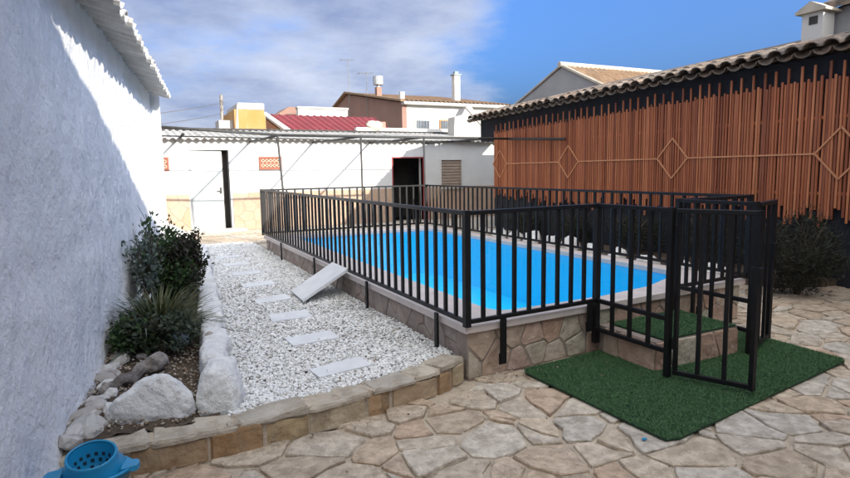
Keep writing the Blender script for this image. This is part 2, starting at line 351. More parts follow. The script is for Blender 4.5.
def stone_mesh(name, poly, depth, bevel, matname, frame=None, wob=.0, tilt=.0):
    # poly in the plane; base at -depth, face at 0; frame = (origin, u, v, n)
    n = len(poly); cx = sum(p[0] for p in poly) / n; cy = sum(p[1] for p in poly) / n
    R = max(math.hypot(p[0] - cx, p[1] - cy) for p in poly); k = 1 - min(.4, bevel / max(R, .02) * 1.6)
    ta, tb = random.uniform(-tilt, tilt), random.uniform(-tilt, tilt); vs = []
    for (s_, h) in ((1, -depth), (1.0, -bevel), (k, 0)):
        for p in poly:
            x, y = cx + (p[0] - cx) * s_, cy + (p[1] - cy) * s_
            vs.append((x, y, h + (random.uniform(-wob, wob) if h == 0 else 0) + (ta * (x - cx) + tb * (y - cy) if h > -depth else 0)))
    vs.append((cx, cy, random.uniform(-wob, wob)))
    fs = []
    for r in range(2):
        for i in range(n): fs.append((r * n + i, r * n + (i + 1) % n, (r + 1) * n + (i + 1) % n, (r + 1) * n + i))
    for i in range(n): fs.append((2 * n + i, 2 * n + (i + 1) % n, 3 * n))
    if frame:
        o, u, v, nn = [Vector(q) for q in frame]; vs = [o + u * p[0] + v * p[1] + nn * p[2] for p in vs]
    c = Vector((0, 0, 0))
    for p in vs: c += Vector(p)
    c /= len(vs)
    b = MB().add([Vector(p) - c for p in vs], fs); return b.mesh(name, matname), c
def area(poly): return abs(sum(poly[i][0] * poly[(i + 1) % len(poly)][1] - poly[(i + 1) % len(poly)][0] * poly[i][1] for i in range(len(poly)))) / 2
def rock_mesh(name, sx, sy, sz, seed, matname, sub=3, amp=.28, freq=1.6, facet=.0, smooth=True):
    bm = bmesh.new(); bmesh.ops.create_icosphere(bm, subdivisions=sub, radius=1)
    off = Vector((seed * 13.7, seed * 5.1, seed * 2.3))
    planes = []; rs = random.Random(seed)
    for _ in range(9):
        d = Vector((rs.gauss(0, 1), rs.gauss(0, 1), rs.gauss(0, 1))).normalized(); planes.append((d, rs.uniform(.56, .88)))
    for v in bm.verts:
        d = v.co.normalized(); r = 1.0
        for pd, pc in planes:
            q = d.dot(pd)
            if q > .05: r = min(r, pc / q) if facet else r
        r *= 1 + amp * noise.noise(d * freq + off) + amp * .35 * noise.noise(d * freq * 3 + off)
        v.co = Vector((d.x * r * sx, d.y * r * sy, d.z * r * sz))
    me = bpy.data.meshes.new(name); bm.to_mesh(me); bm.free(); me.materials.append(MATS[matname])
    if smooth: me.polygons.foreach_set('use_smooth', [True] * len(me.polygons))
    return me
def hull_rock(name, pts, matname, seed, amp=.012, sub=4):
    bm = bmesh.new()
    for p in pts: bm.verts.new(p)
    r_ = bmesh.ops.convex_hull(bm, input=bm.verts); bmesh.ops.delete(bm, geom=[v for v in bm.verts if not v.link_faces], context='VERTS')
    bmesh.ops.triangulate(bm, faces=bm.faces)
    for _ in range(sub):
        bmesh.ops.subdivide_edges(bm, edges=bm.edges, cuts=1, use_grid_fill=True); bmesh.ops.smooth_vert(bm, verts=bm.verts, factor=.28, use_axis_x=True, use_axis_y=True, use_axis_z=True)
    bm.normal_update(); o3 = Vector((seed, seed * 2.1, 0))
    for v in bm.verts: v.co += v.normal * (amp * noise.noise(v.co * 9 + o3) + amp * .7 * noise.noise(v.co * 24 + o3) + amp * .35 * noise.noise(v.co * 60 + o3))
    me = bpy.data.meshes.new(name); bm.to_mesh(me); bm.free(); me.materials.append(MATS[matname]); me.polygons.foreach_set('use_smooth', [True] * len(me.polygons)); return me
def leaves_mesh(name, pos, nrm_up, length, width, matname, droop=.25, spread=None):
    # each leaf: 4 points, folded a little; pos (n,3), direction random
    n = len(pos); d = RNG.normal(size=(n, 3)); d[:, 2] = d[:, 2] * .6 + nrm_up
    if spread is not None: d += spread
    d /= np.linalg.norm(d, axis=1)[:, None]; s = np.cross(d, RNG.normal(size=(n, 3))); s /= np.linalg.norm(s, axis=1)[:, None]
    L = length * RNG.uniform(.6, 1.25, n)[:, None]; Wd = width * RNG.uniform(.7, 1.25, n)[:, None]; up = np.cross(s, d)
    v = np.stack([pos, pos + d * L * .5 + s * Wd * .5 + up * Wd * .15, pos + d * L - up * L * droop, pos + d * L * .5 - s * Wd * .5 + up * Wd * .15], 1).reshape(-1, 3)
    return npmesh(name, v, np.arange(4 * n).reshape(-1, 4), matname)
PH = math.pi / 2

# ================================================================== THE SETTING
HX0, HX1, HY0, HY1 = 2.3, 5.6, 3.85, 11.2         # the pool is dug in here
g = MB().add([(-400, -400, -.06), (400, -400, -.06), (400, 400, -.06), (-400, 400, -.06), (HX0, HY0, -.06), (HX1, HY0, -.06), (HX1, HY1, -.06), (HX0, HY1, -.06)], [(0, 1, 5, 4), (1, 2, 6, 5), (2, 3, 7, 6), (3, 0, 4, 7)]).build('ground', 'earth'); tag(g, kind='structure')

TH = math.atan2(.1159, .9933)             # the white house on the left stands 6.7 degrees off the pool's axis
WP = Vector((-.48, 3.43, 0)); WU = Vector((math.sin(TH), math.cos(TH), 0)); WN = Vector((math.cos(TH), -math.sin(TH), 0))
def lw(n_, a, z=0): return WP + WN * n_ + WU * a + Vector((0, 0, z))
FA, FR, FBL, FBR = Vector((2.17, 3.69, 0)), Vector((5.68, 3.90, 0)), Vector((2.17, 11.30, 0)), Vector((5.72, 11.42, 0))   # fence corners
POOL = [(2.20, 3.74), (5.66, 3.94), (5.69, 11.38), (2.20, 11.27)]

# --- crazy paving: mortar bed with one stone per piece
pv = MB().add([(x, y, z) for z in (-.05, -.020) for (x, y) in ((-3, -2), (8.3, -2), (8.3, 13.3), (-3, 13.3), (HX0, HY0), (HX1, HY0), (HX1, HY1), (HX0, HY1))], [(8, 9, 13, 12), (9, 10, 14, 13), (10, 11, 15, 14), (11, 8, 12, 15), (0, 1, 9, 8), (1, 2, 10, 9), (2, 3, 11, 10), (3, 0, 8, 11)]).build('paving', 'mortar'); tag(pv, kind='structure')
random.seed(21)
pts = jitter_pts(-1.0, 8.4, .9, 7.0, .28, .19, .68) + jitter_pts(4.5, 8.4, 7.0, 13.2, .36, .30, .46)
cells = voronoi(pts, (-1.2, 8.24, .7, 13.2), .018, 1.2, .036)
stones = []
for p, c in zip(pts, cells):
    if not c or area(c) < .008 or area(c) > .6: continue
    if inside(p, [(2.35, 3.80), (5.62, 4.0), (5.62, 13), (2.35, 13)]): continue
    c = clip(c, -1, 0, -5.70) if p[1] > 4.0 and p[0] > 5.5 else c
    c = clip(c, 0, 1, 3.80) if p[1] < 4.0 and 2.2 < p[0] < 5.6 else c
    if len(c) < 3: continue
    if p[1] > 3.66 and p[0] < 2.3: continue
    if p[0] > 7.45 and p[1] > 4.9: continue
    q = proj((p[0], p[1], 0)); vis = q is not None and -25 < q[0] < 875 and q[1] < 500
    stones.append((-area(c) / (p[0]**2 + p[1]**2 + 2.6)**1.5 if vis else 1, p, rough_edge(c)))
stones.sort(key=lambda s_: s_[0])
rest = MB(); nst = 0
for i, (a, p, c) in enumerate(stones):
    me, ctr = stone_mesh('flagstone', c, .03, .005, 'flagstone', ((0, 0, random.uniform(-.005, .008)), (1, 0, 0), (0, 1, 0), (0, 0, 1)), .0045, .024)
    if i < 300 and a < 0: put('flagstone', me, pv, loc=ctr); nst += 1
    else:
        vs_ = [v.co + ctr for v in me.vertices]; rest.add(vs_, [tuple(f.vertices) for f in me.polygons])
if rest.v: tag(rest.build('far_flagstones', 'flagstone', pv), kind='stuff')

# --- raised gravel bed and the concrete apron before the outbuilding
gb = MB().prism([(-.6, 3.52), (.3, 3.50), (.85, 3.53), (1.5, 3.62), (2.1, 3.80), (2.23, 3.85), (2.23, 13.0), (-.2, 13.0)], 'z', -.04, .150).build('gravel_bed', 'gravel_base'); tag(gb, kind='structure')
ap = MB().box(-1.5, 10.6, 12.55, 15.6, -.05, .165).build('apron', 'apron'); tag(ap, kind='structure')
st2 = MB().box(2.3, 8.2, 11.5, 12.56, -.045, .12).build('back_path', 'apron'); tag(st2, kind='structure')
pts = jitter_pts(.4, 9.8, 12.5, 15.3, .5, .42, .42); cells = voronoi(pts, (.3, 10, 12.56, 15.4), .03, 1.5)
for p, c in zip(pts, cells):
    if not c or area(c) < .02 or p[0] > 3.2: continue
    me, ctr = stone_mesh('flagstone', soften(c, .2, .01), .02, .006, 'flagstone', ((0, 0, .172), (1, 0, 0), (0, 1, 0), (0, 0, 1)), .003, .01); put('flagstone', me, ap, loc=ctr)

# ================================================================== WHITE HOUSE ON THE LEFT
WH = thing('white_house', 'limewashed white house with projecting tiled eave along the left edge', 'house', WP, -TH)
YA, YB = -5.2, 7.55
nyy, nz_ = 520, 120; vs_ = []; fs_ = []
for i in range(nyy + 1):
    for j in range(nz_ + 1):
        a = YA + (YB - YA) * i / nyy; z = -.05 + 3.03 * j / nz_
        d = .025 * noise.noise((a * .9, z * .9, 1)) + .018 * noise.noise((a * 3, z * 3, 5)) + (.010 * noise.noise((a * 9, z * 7, 9)) + .009 * noise.noise((a * 20, z * 13, 3)) + .006 * noise.noise((a * 38, z * 26, 13))) * (.35 + 1.0 * max(0, .5 + noise.noise((a * .8, z * 1.1, 21)))) * (1 if z > 1.15 else .55)
        line = 1.12 + .05 * noise.noise((a * .7, 0, 7)); k = max(0, min(1, (line - z) / .22)); k = k * k * (3 - 2 * k)
        d += .018 * k + .05 * max(0, (line - z)) / 1.1
        if z < .55: d += .05 * (.55 - z) * (1 + noise.noise((a * 2, z * 3, 11)))
        vs_.append((d - .03, a, z))
for i in range(nyy):
    for j in range(nz_):
        q = i * (nz_ + 1) + j; fs_.append((q, q + nz_ + 1, q + nz_ + 2, q + 1))
b = MB().add(vs_, fs_)
b.build('wall', 'limewash', WH, smooth=True)
bb = MB().box(-6, -.09, YA, YB, -.05, 2.94); bb.build('wall_core', 'limewash', WH)
# corner return closing the plaster
MB().prism([(-.12, YB - .002), (.03, YB - .002), (.10, YB + .02), (-.12, YB + .06)], 'z', -.05, 2.95).build('corner', 'limewash', WH)
def tile_mesh(name, L, r0, r1, th, seg, matname, up=True):
    vs_ = []
    for (x, r) in ((0, r0), (-L, r1)):
        for rr in (r, r - th):
            for k in range(seg + 1):
                t_ = math.pi * (k / seg) * .92 + math.pi * .04; vs_.append((x, -rr * math.cos(t_), rr * math.sin(t_) * (.8 if up else -.8)))
    n = seg + 1; fs_ = []
    for k in range(seg):
        fs_ += [(k, k + 1, 2 * n + k + 1, 2 * n + k), (n + k, 3 * n + k, 3 * n + k + 1, n + k + 1), (k, n + k, n + k + 1, k + 1), (2 * n + k, 2 * n + k + 1, 3 * n + k + 1, 3 * n + k)]
    fs_ += [(0, 2 * n, 3 * n, n), (seg, n + seg, 3 * n + seg, 2 * n + seg)]
    b = MB().add(vs_, fs_); return b.mesh(name, matname, smooth=False)
SL = rad(15); pitch_t = .235
pan = tile_mesh('pan_tile', .52, .110, .092, .016, 6, 'limewash_tile', False); cov = tile_mesh('cover_tile', .50, .100, .085, .016, 6, 'limewash_tile', True)
cov2 = tile_mesh('cover_tile', .48, .092, .078, .014, 6, 'terracotta', True)
k = 0; a = YA + .1
while a < YB - .02:
    j = random.uniform(-.018, .018); x0 = .30 + j; zt = 2.865 + random.uniform(-.01, .01)
    put('eave_tile', pan, WH, (x0, a, zt + .06), (random.uniform(-.03, .03), SL, random.uniform(-.03, .03)))
    put('eave_tile', cov, WH, (x0 - .075 + random.uniform(-.02, .02), a + pitch_t / 2, zt + .090), (random.uniform(-.03, .03), SL, random.uniform(-.03, .03)))
    put('roof_tile', cov2, WH, (x0 - .47, a + pitch_t / 2, zt + .215), (random.uniform(-.03, .03), SL, 0))
    a += pitch_t * random.uniform(.97, 1.03)
MB().add([(-.12, YA, 3.06), (-.12, YB + .1, 3.06), (-6.2, YB + .1, 4.69), (-6.2, YA, 4.69), (-.12, YA, 2.96), (-.12, YB + .1, 2.96), (-6.2, YB + .1, 4.59), (-6.2, YA, 4.59)],
    [(0, 1, 2, 3), (7, 6, 5, 4), (0, 4, 5, 1), (1, 5, 6, 2), (2, 6, 7, 3), (3, 7, 4, 0)]).build('roof', 'terracotta', WH)
# gable wall under the roof at the far end
MB().prism([(-6, 2.93), (-.12, 2.93), (-6, 4.5)], 'y', YB - .25, YB).build('gable', 'limewash', WH)
lowb = thing('low_buttress', 'sloping white painted lump of wall behind the leafy shrub', 'low wall', (0.1, 12.5, .1))
MB().prism([(.0, 0), (.88, 0), (.80, .36), (.45, .58), (.28, .74), (.0, .76)], 'y', -.25, .25).build('body', 'limewash', lowb)

# ================================================================== OUTBUILDING AT THE BACK
OB = thing('outbuilding', 'low white outbuilding with stone dado and corrugated roof across the back', 'outbuilding', (0, 15.5, 0))
# wall with openings: pieces between them
def wallpiece(x0, x1, z0, z1): MB().box(x0, x1, 0, .25, z0, z1).build('wall', 'white_paint', OB)
ZT = 2.50
wallpiece(-1.5, 1.30, 0, ZT); wallpiece(1.302, 2.208, 2.20, ZT); wallpiece(2.21, 6.70, 0, ZT); wallpiece(6.702, 7.648, 1.98, ZT); wallpiece(7.65, 8.26, 0, ZT)
wallpiece(8.262, 8.968, 1.92, ZT); wallpiece(8.262, 8.968, 0, 1.10); wallpiece(8.97, 12.5, 0, ZT)
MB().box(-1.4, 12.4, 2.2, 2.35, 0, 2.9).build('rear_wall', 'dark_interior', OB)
MB().box(1.0, 2.4, .26, .30, .16, 2.3).build('room_shade', 'dark_interior', OB); MB().box(5.9, 8.1, 1.6, 1.7, .16, 2.4).build('room_shade', 'dark_interior', OB)  # dark sheets put the shade of the unlit rooms into colour
# dado stones
for (x0, x1) in ((.2, 1.24), (2.27, 6.64), (7.72, 10.4)):
    pts = jitter_pts(x0, x1, .17, 1.12, .34, .235, .3); cells = voronoi(pts, (x0, x1, .17, 1.12), .004, 1.2)
    for p, c in zip(pts, cells):
        if not c or area(c) < .008: continue
        me, ctr = stone_mesh('dado_stone', c, .025, .0012, 'dadostone', ((0, -.024, 0), (1, 0, 0), (0, 0, 1), (0, -1, 0)), .001, .0); put('dado_stone', me, OB, loc=ctr)
# door a little ajar
dr = MB().box(0, .74, -.02, .02, 0, 2.02).build('door', 'white_door', OB, loc=(1.31, .03, .17), rot=(0, 0, rad(4)))
MB().box(.66, .70, -.06, -.02, .95, 1.10).box(.58, .70, -.075, -.055, 1.0, 1.02).build('handle', 'dark_pipe', dr)
MB().box(.05, .69, -.026, -.021, .1, .9, bev=.002).build('panel', 'white_door', dr); MB().box(.05, .69, -.026, -.021, 1.02, 1.92, bev=.002).build('panel', 'white_door', dr)
MB().box(1.27, 1.30, -.03, .1, .17, 2.20).box(2.205, 2.235, -.03, .1, .17, 2.20).box(1.27, 2.235, -.03, .1, 2.2, 2.235).build('door_frame', 'galvanised', OB)
MB().box(1.1, 2.5, -.45, -.03, .16, .24, bev=.01).build('doorstep', 'pale_concrete', OB)
# red framed doorway
MB().box(6.675, 6.70, -.02, .12, .17, 2.00).box(7.65, 7.675, -.02, .12, .17, 2.00).box(6.675, 7.675, -.022, .12, 1.98, 2.01).build('doorway_frame', 'red_paint', OB)
MB().box(7.705, 7.86, -.035, -.002, .17, 1.12).build('jamb_brick', 'pink_brick', OB)
# shuttered window
wd = MB().box(8.255, 8.975, .05, .09, 1.10, 1.93).build('window', 'shutter', OB)
MB().box(8.23, 8.265, -.02, .06, 1.08, 1.95).box(8.965, 9.0, -.02, .06, 1.08, 1.95).box(8.265, 8.965, -.02, .06, 1.915, 1.95).build('frame', 'white_paint', wd)
MB().box(8.2, 9.03, -.07, .05, 1.05, 1.095, bev=.006).build('sill', 'pale_concrete', wd)
for i in range(9): MB().box(8.27, 8.96, .025, .045, 1.12 + i * .088, 1.19 + i * .088).build('slat', 'shutter', wd)
# lattice vents
for (x0, x1) in ((.36, .82), (2.955, 3.535)):
    v = MB().box(x0, x1, -.035, -.001, 1.70, 1.745).box(x0, x1, -.035, -.001, 1.985, 2.03).box(x0, x0 + .045, -.035, -.001, 1.746, 1.984).box(x1 - .045, x1, -.035, -.001, 1.746, 1.984).build('vent', 'vent_terracotta', OB)
    MB().box(x0 + .045, x1 - .045, -.012, -.0015, 1.745, 1.985).build('vent_back', 'vent_terracotta', v)
    n = round((x1 - x0 - .09) / .098); w_ = (x1 - x0 - .09) / n; lat = MB()
    for i in range(n):
        for j in range(2):
            cx_, cz_ = x0 + .045 + (i + .5) * w_, 1.745 + (j + .5) * .12; r_ = .044
            for s1 in (0, 1, 2, 3):
                t0, t1 = s1 * PH, (s1 + 1) * PH
                lat.tube([(cx_ + r_ * math.cos(t0), -.022, cz_ + r_ * math.sin(t0)), (cx_ + r_ * math.cos(t1), -.022, cz_ + r_ * math.sin(t1))], .012, 5)
    lat.build('lattice', 'vent_cream', v)
# corrugated sheets
x = -1.2
while x < 11.6:
    w_ = .92; n = 42; vs_ = []; fs_ = []; jj = random.uniform(-.03, .03); zz = random.uniform(-.008, .008)
    for r in range(2):
        for i in range(n + 1):
            xx = x + (w_ + .05) * i / n; zw = .026 * math.sin(2 * math.pi * xx / .177)
            y_, z_ = ((-.22 + jj, 2.475 + zz), (2.9, 2.93 + zz))[r]; vs_.append((xx, y_, z_ + zw))
    for i in range(n): fs_.append((i, i + 1, n + 2 + i, n + 1 + i))
    vs2 = [(p[0], p[1], p[2] - .012) for p in vs_]; m_ = len(vs_)
    fs2 = fs_ + [tuple(q + m_ for q in reversed(f)) for f in fs_] + [(i, m_ + i, m_ + i + 1, i + 1) for i in range(n)]
    MB().add(vs_ + vs2, fs2).build('roof_sheet', 'fibre_cement', OB, smooth=False)
    x += w_
MB().box(-1.4, 6.7, 2.92, 3.1, 2.6, 2.93).build('parapet', 'pale_concrete', OB); MB().box(6.702, 11.2, 2.92, 3.12, 2.6, 3.06).build('parapet', 'white_render', OB)

# cone-shaped old stone gable stub beside the shed
cs = thing('stone_stub', 'weathered pale stone stub wall rising beside the dark shed corner', 'wall stub', (9.95, 17.0, 2.3))
MB().prism([(-.52, 0), (.55, 0), (.53, .8), (.12, 1.36), (-.05, 1.34), (-.20, 1.1), (-.47, 1.02)], 'y', -.2, .25).build('body', 'concrete', cs)
MB().prism([(-.08, 1.345), (.14, 1.365), (.62, .78), (.54, .76)], 'y', -.24, .28).build('coping', 'pale_concrete', cs)

# ================================================================== SHED WITH SLATTED WALL ON THE RIGHT
SH = thing('tiled_shed', 'long dark walled shed under curved roof tiles along the right side', 'shed', (8.25, 0, 0))
MB().box(0, 5, -1.8, 12.60, -.05, 3.02).build('wall', 'dark_wall', SH); MB().box(.003, 4.9, 12.603, 13.25, 2.34, 2.90).build('upper_wall', 'dark_wall', SH)
def ez(y): return 3.03 - (y - 4.3) * .0186
ctile = [tile_mesh('cover_tile', .46, .115, .095, .016, 6, 'terracotta', True) for _ in range(1)][0]
ptile = tile_mesh('pan_tile', .46, .118, .10, .016, 6, 'terracotta', False)
y = -1.6
while y < 13.4:
    for row in range(2):
        X = -.30 + row * .40 * math.cos(rad(16)); Z = ez(y) + .01 + row * .40 * math.sin(rad(16))
        put('cover_tile', ctile, SH, (X + random.uniform(-.02, .02), y, Z + .045 + random.uniform(-.006, .006)), (random.uniform(-.04, .04), rad(16), math.pi + random.uniform(-.04, .04)))
        put('pan_tile', ptile, SH, (X + .015 + random.uniform(-.015, .015), y + .122, Z + .05), (random.uniform(-.03, .03), rad(16), math.pi))
    y += .244 * random.uniform(.97, 1.03)
MB().add([(.25, -1.9, 3.30), (.25, 13.4, 3.02), (3, 13.4, 3.78), (3, -1.9, 4.06), (.25, -1.9, 3.16), (.25, 13.4, 2.88), (3, 13.4, 3.62), (3, -1.9, 3.9)],
    [(3, 2, 1, 0), (4, 5, 6, 7), (0, 1, 5, 4), (1, 2, 6, 5), (2, 3, 7, 6), (3, 0, 4, 7)]).build('roof', 'terracotta', SH)

SC = thing('slat_screen', 'reddish brown slatted wooden screen with diamond pattern on the shed wall', 'wood screen', (8.20, 0, 0))
sm = MB().box(-.010, .010, -.0155, .0155, 0, 1, bev=.0).mesh('slat', 'slat')
y = -1.2; i = 0
while y < 12.52:
    longs = (i % 4 == 0)
    top = (2.93 if longs else (2.72 if i % 2 else 2.76)) - (y - 4.4) * .026 + random.uniform(-.015, .015)
    bot = random.choice((.88, .92, .78, 1.02, .86)) + random.uniform(-.03, .03) + max(0, (y - 10.5)) * .06
    put('slat', sm, SC, (random.uniform(-.003, .003), y, bot), (random.uniform(-.005, .005), random.uniform(-.002, .002), random.uniform(-.12, .12)), (1, random.uniform(.85, 1.1), top - bot))
    y += random.choice((.039, .042, .046, .054)); i += 1
MB().box(.010, .035, -1.2, 12.5, 1.2, 1.24).box(.010, .035, -1.2, 12.5, 2.2, 2.24).build('batten', 'slat', SC)
def strip(p, q, w_=.023):
    p, q = Vector(p), Vector(q); d = (q - p).normalized(); n_ = Vector((0, -d.z, d.y)) * w_ / 2; X_ = Vector((.007, 0, 0)); c_ = (p + q) / 2
    vs_ = [v - c_ for v in (p - n_ - X_, q - n_ - X_, q + n_ - X_, p + n_ - X_, p - n_ + X_, q - n_ + X_, q + n_ + X_, p + n_ + X_)]
    MB().add(vs_, [(0, 1, 2, 3), (7, 6, 5, 4), (0, 4, 5, 1), (1, 5, 6, 2), (2, 6, 7, 3), (3, 7, 4, 0)]).build('diamond_strip' if abs(d.z) > .01 else 'rail_strip', 'strip_wood', SC, loc=c_)
DY = [12.25, 9.70, 7.06, 4.43, 1.8]
for k, yc in enumerate(DY):
    zc_ = 1.745; hw, hh = .31, .335
    P = [(-.019, yc - hw, zc_), (-.019, yc, zc_ + hh), (-.019, yc + hw, zc_), (-.019, yc, zc_ - hh)]
    for a_, b_ in ((0, 1), (1, 2), (2, 3), (3, 0)):
        strip(P[a_], P[b_])
    if k + 1 < len(DY): strip((-.0185, DY[k + 1] + hw, zc_), (-.0185, yc - hw, zc_))

# planted strip along the screen
pb = MB().prism([(7.45, 4.7), (8.26, 4.4), (8.26, 12.5), (7.62, 12.5), (7.35, 8.0)], 'z', -.04, .10).build('planting_strip', 'soil'); tag(pb, kind='structure')

# ================================================================== HOUSE BEHIND THE CAMERA (throws the long shade)
HB = thing('main_house', 'white two storey house behind the viewer shading the yard', 'house', (0, -2.05, 0))
MB().prism([(-.6, 0), (12, 0), (12, 5.88), (-.6, 4.62)], 'y', -7, 0).build('wall', 'white_paint', HB)
MB().prism([(-.7, 4.62), (12.1, 5.90), (12.1, 6.06), (-.7, 4.78)], 'y', -7.1, .0).build('roof', 'terracotta', HB)
d_ = MB().box(1.2, 2.1, .002, .05, 0, 2.1).build('door', 'wood_frame', HB)
for x in (3.2, 6.2):
    w_ = MB().box(x, x + 1, .002, .05, 1, 2.1).build('window', 'wood_frame', HB); MB().box(x + .08, x + .92, .05, .058, 1.08, 2.02).build('pane', 'skyline_glass', w_)

# ================================================================== POOL
PL = thing('swimming_pool', 'raised blue swimming pool with stone clad sides and smooth coping', 'swimming pool', (2.2, 3.74, 0))
def rel(p): return (p[0] - 2.2, p[1] - 3.74)
def inset(poly, d): # simple inset for a near-rectangle
    (a0, b0), (a1, b1), (a2, b2), (a3, b3) = poly; return [(a0 + d, b0 + d), (a1 - d, b1 + d), (a2 - d, b2 - d), (a3 + d, b3 - d)]
core = [rel(p) for p in inset(POOL, .02)]
def arc(cx_, cy_, r, t0, t1, n): return [(cx_ + r * math.cos(rad(t0 + (t1 - t0) * i / n)), cy_ + r * math.sin(rad(t0 + (t1 - t0) * i / n))) for i in range(n + 1)]
inner = arc(2.80, 4.18, .18, 180, 270, 5) + [(3.80, 4.02), (4.55, 4.13), (5.20, 4.40)] + arc(5.31, 4.66, .14, -45, 0, 3) + arc(5.22, 10.55, .25, 0, 90, 5) + arc(2.87, 10.55, .25, 90, 180, 5)
inner = [rel(p) for p in inner]
def ring(name, outer, inn, z0, z1, matname):
    bm = bmesh.new(); es = []
    for loop in (outer, inn):
        vv = [bm.verts.new((p[0], p[1], z1)) for p in loop]; es += [bm.edges.new((vv[i], vv[(i + 1) % len(vv)])) for i in range(len(vv))]
    r_ = bmesh.ops.triangle_fill(bm, edges=es, use_beauty=True)
    fs_ = [f for f in bm.faces]
    ex = bmesh.ops.extrude_face_region(bm, geom=fs_)
    for v in ex['geom']:
        if isinstance(v, bmesh.types.BMVert): v.co.z = z0
    bmesh.ops.recalc_face_normals(bm, faces=bm.faces)
    me = bpy.data.meshes.new(name); bm.to_mesh(me); bm.free(); me.materials.append(MATS[matname]); return put(name, me, PL)
ring('wall', core, inner, -.04, .372, 'wall_mortar')
def shrink(poly, d):
    cx_ = sum(p[0] for p in poly) / len(poly); cy_ = sum(p[1] for p in poly) / len(poly)
    return [(p[0] + d * (1 if p[0] < cx_ else -1), p[1] + d * (1 if p[1] < cy_ else -1)) for p in poly]
ring('coping', [rel(p) for p in inset(POOL, -.025)], shrink(inner, .02), .373, .425, 'coping')
bs = MB(); n = len(inner); inn2 = shrink(inner, .004)
bs.add([(p[0], p[1], .37) for p in inn2] + [(p[0], p[1], -.50) for p in inn2], [(i, (i + 1) % n, n + (i + 1) % n, n + i) for i in range(n)] + [tuple(range(n, 2 * n))])
bs.build('basin', 'liner', PL)
w_in = shrink(inner, .012); MB().add([(p[0], p[1], .372) for p in w_in], [tuple(range(n))]).build('water', 'water', PL)
# stone cladding, one piece each
def clad(p0, p1, z0, z1, sx, sz, matname, prob=1, gap=.016):
    p0, p1 = Vector(p0), Vector(p1); u = (p1 - p0); L_ = u.length; u.normalize(); nn = Vector((u.y, -u.x, 0))
    pts = jitter_pts(0, L_, z0, z1, sx, sz, .34); cells = voronoi(pts, (0, L_, z0, z1), gap, 1.2)
    for p, c in zip(pts, cells):
        if not c or area(c) < .004: continue
        me, ctr = stone_mesh('wall_stone', soften(c, .09, .006), .03, .006, matname, (p0 + nn * random.uniform(.004, .012), u, (0, 0, 1), nn), .003, .02); put('wall_stone', me, PL, loc=ctr)
c0, c1, c2, c3 = [Vector((*p, 0)) for p in core]
clad(c0, c1, 0, .370, .215, .175, 'wallstone'); clad(c3, c0, .13, .370, .27, .16, 'wallstone_grey', gap=.012); clad(c1, c2, 0, .37, .4, .2, 'wallstone')

# entry step
PS = thing('pool_step', 'stone entry step topped with green turf below the pool gate', 'step', (4.05, 3.50, 0))
MB().box(-.49, .47, -.33, .29, -.03, .245).build('block', 'wall_mortar', PS)
for (p0, p1) in (((-.49, -.33, 0), (.47, -.33, 0)), ((-.49, .22, 0), (-.49, -.33, 0)), ((.47, -.33, 0), (.47, .29, 0))):
    u = Vector(p1) - Vector(p0); L_ = u.length; u.normalize(); nn = Vector((u.y, -u.x, 0))
    pts = jitter_pts(0, L_, .01, .24, .24, .2, .3); cells = voronoi(pts, (0, L_, .012, .238), .008, 1)
    for p, c in zip(pts, cells):
        if not c or area(c) < .004: continue
        me, ctr = stone_mesh('step_stone', soften(c, .09, .005), .02, .005, 'wallstone', (Vector(p0) + nn * .012, u, (0, 0, 1), nn), .003, .02); put('step_stone', me, PS, loc=ctr)
def turf(name, poly, z, n, parent=None, h=.022):
    xs = [p[0] for p in poly]; ys = [p[1] for p in poly]; P = []
    while len(P) < n:
        q = (random.uniform(min(xs), max(xs)), random.uniform(min(ys), max(ys)))
        if inside(q, poly): P.append(q)
    P = np.array(P); ang = RNG.uniform(0, 2 * np.pi, n); lean = RNG.normal(0, .012, (n, 2)); hh = h * RNG.uniform(.6, 1.2, n); w_ = .0028
    z0 = np.full(n, z)
    a_ = np.stack([P[:, 0] - w_ * np.cos(ang), P[:, 1] - w_ * np.sin(ang), z0], 1); b_ = np.stack([P[:, 0] + w_ * np.cos(ang), P[:, 1] + w_ * np.sin(ang), z0], 1)
    t_ = np.stack([P[:, 0] + lean[:, 0], P[:, 1] + lean[:, 1], z0 + hh], 1)
    o = put(name, npmesh(name, np.stack([a_, b_, t_], 1).reshape(-1, 3), np.arange(3 * n).reshape(-1, 3), 'turf'), parent); return tag(o, kind='stuff')
tp = [(-.40, -.325), (.46, -.325), (.47, .285), (-.40, .25)]
MB().prism(tp, 'z', .246, .260).build('turf_cover', 'turf_base', PS); turf('turf_pile', tp, .257, 20000, PS, .013)

# ================================================================== TURF MAT
mp = [(2.70, 3.70), (2.66, 3.62), (2.69, 2.30), (2.78, 2.275), (3.9, 2.44), (5.06, 2.60), (5.12, 2.66), (5.16, 3.5), (5.10, 3.86), (3.9, 3.80)]
TM = thing('turf_mat', 'green artificial turf mat spread on the flagstones before the gate', 'turf mat', (3.9, 3.0, 0))
mr_ = [(p[0] - 3.9, p[1] - 3.0) for p in mp]
MB().prism(mr_, 'z', .010, .020).build('backing', 'turf_base', TM); turf('turf_pile', mr_, .018, 130000, TM, .013)

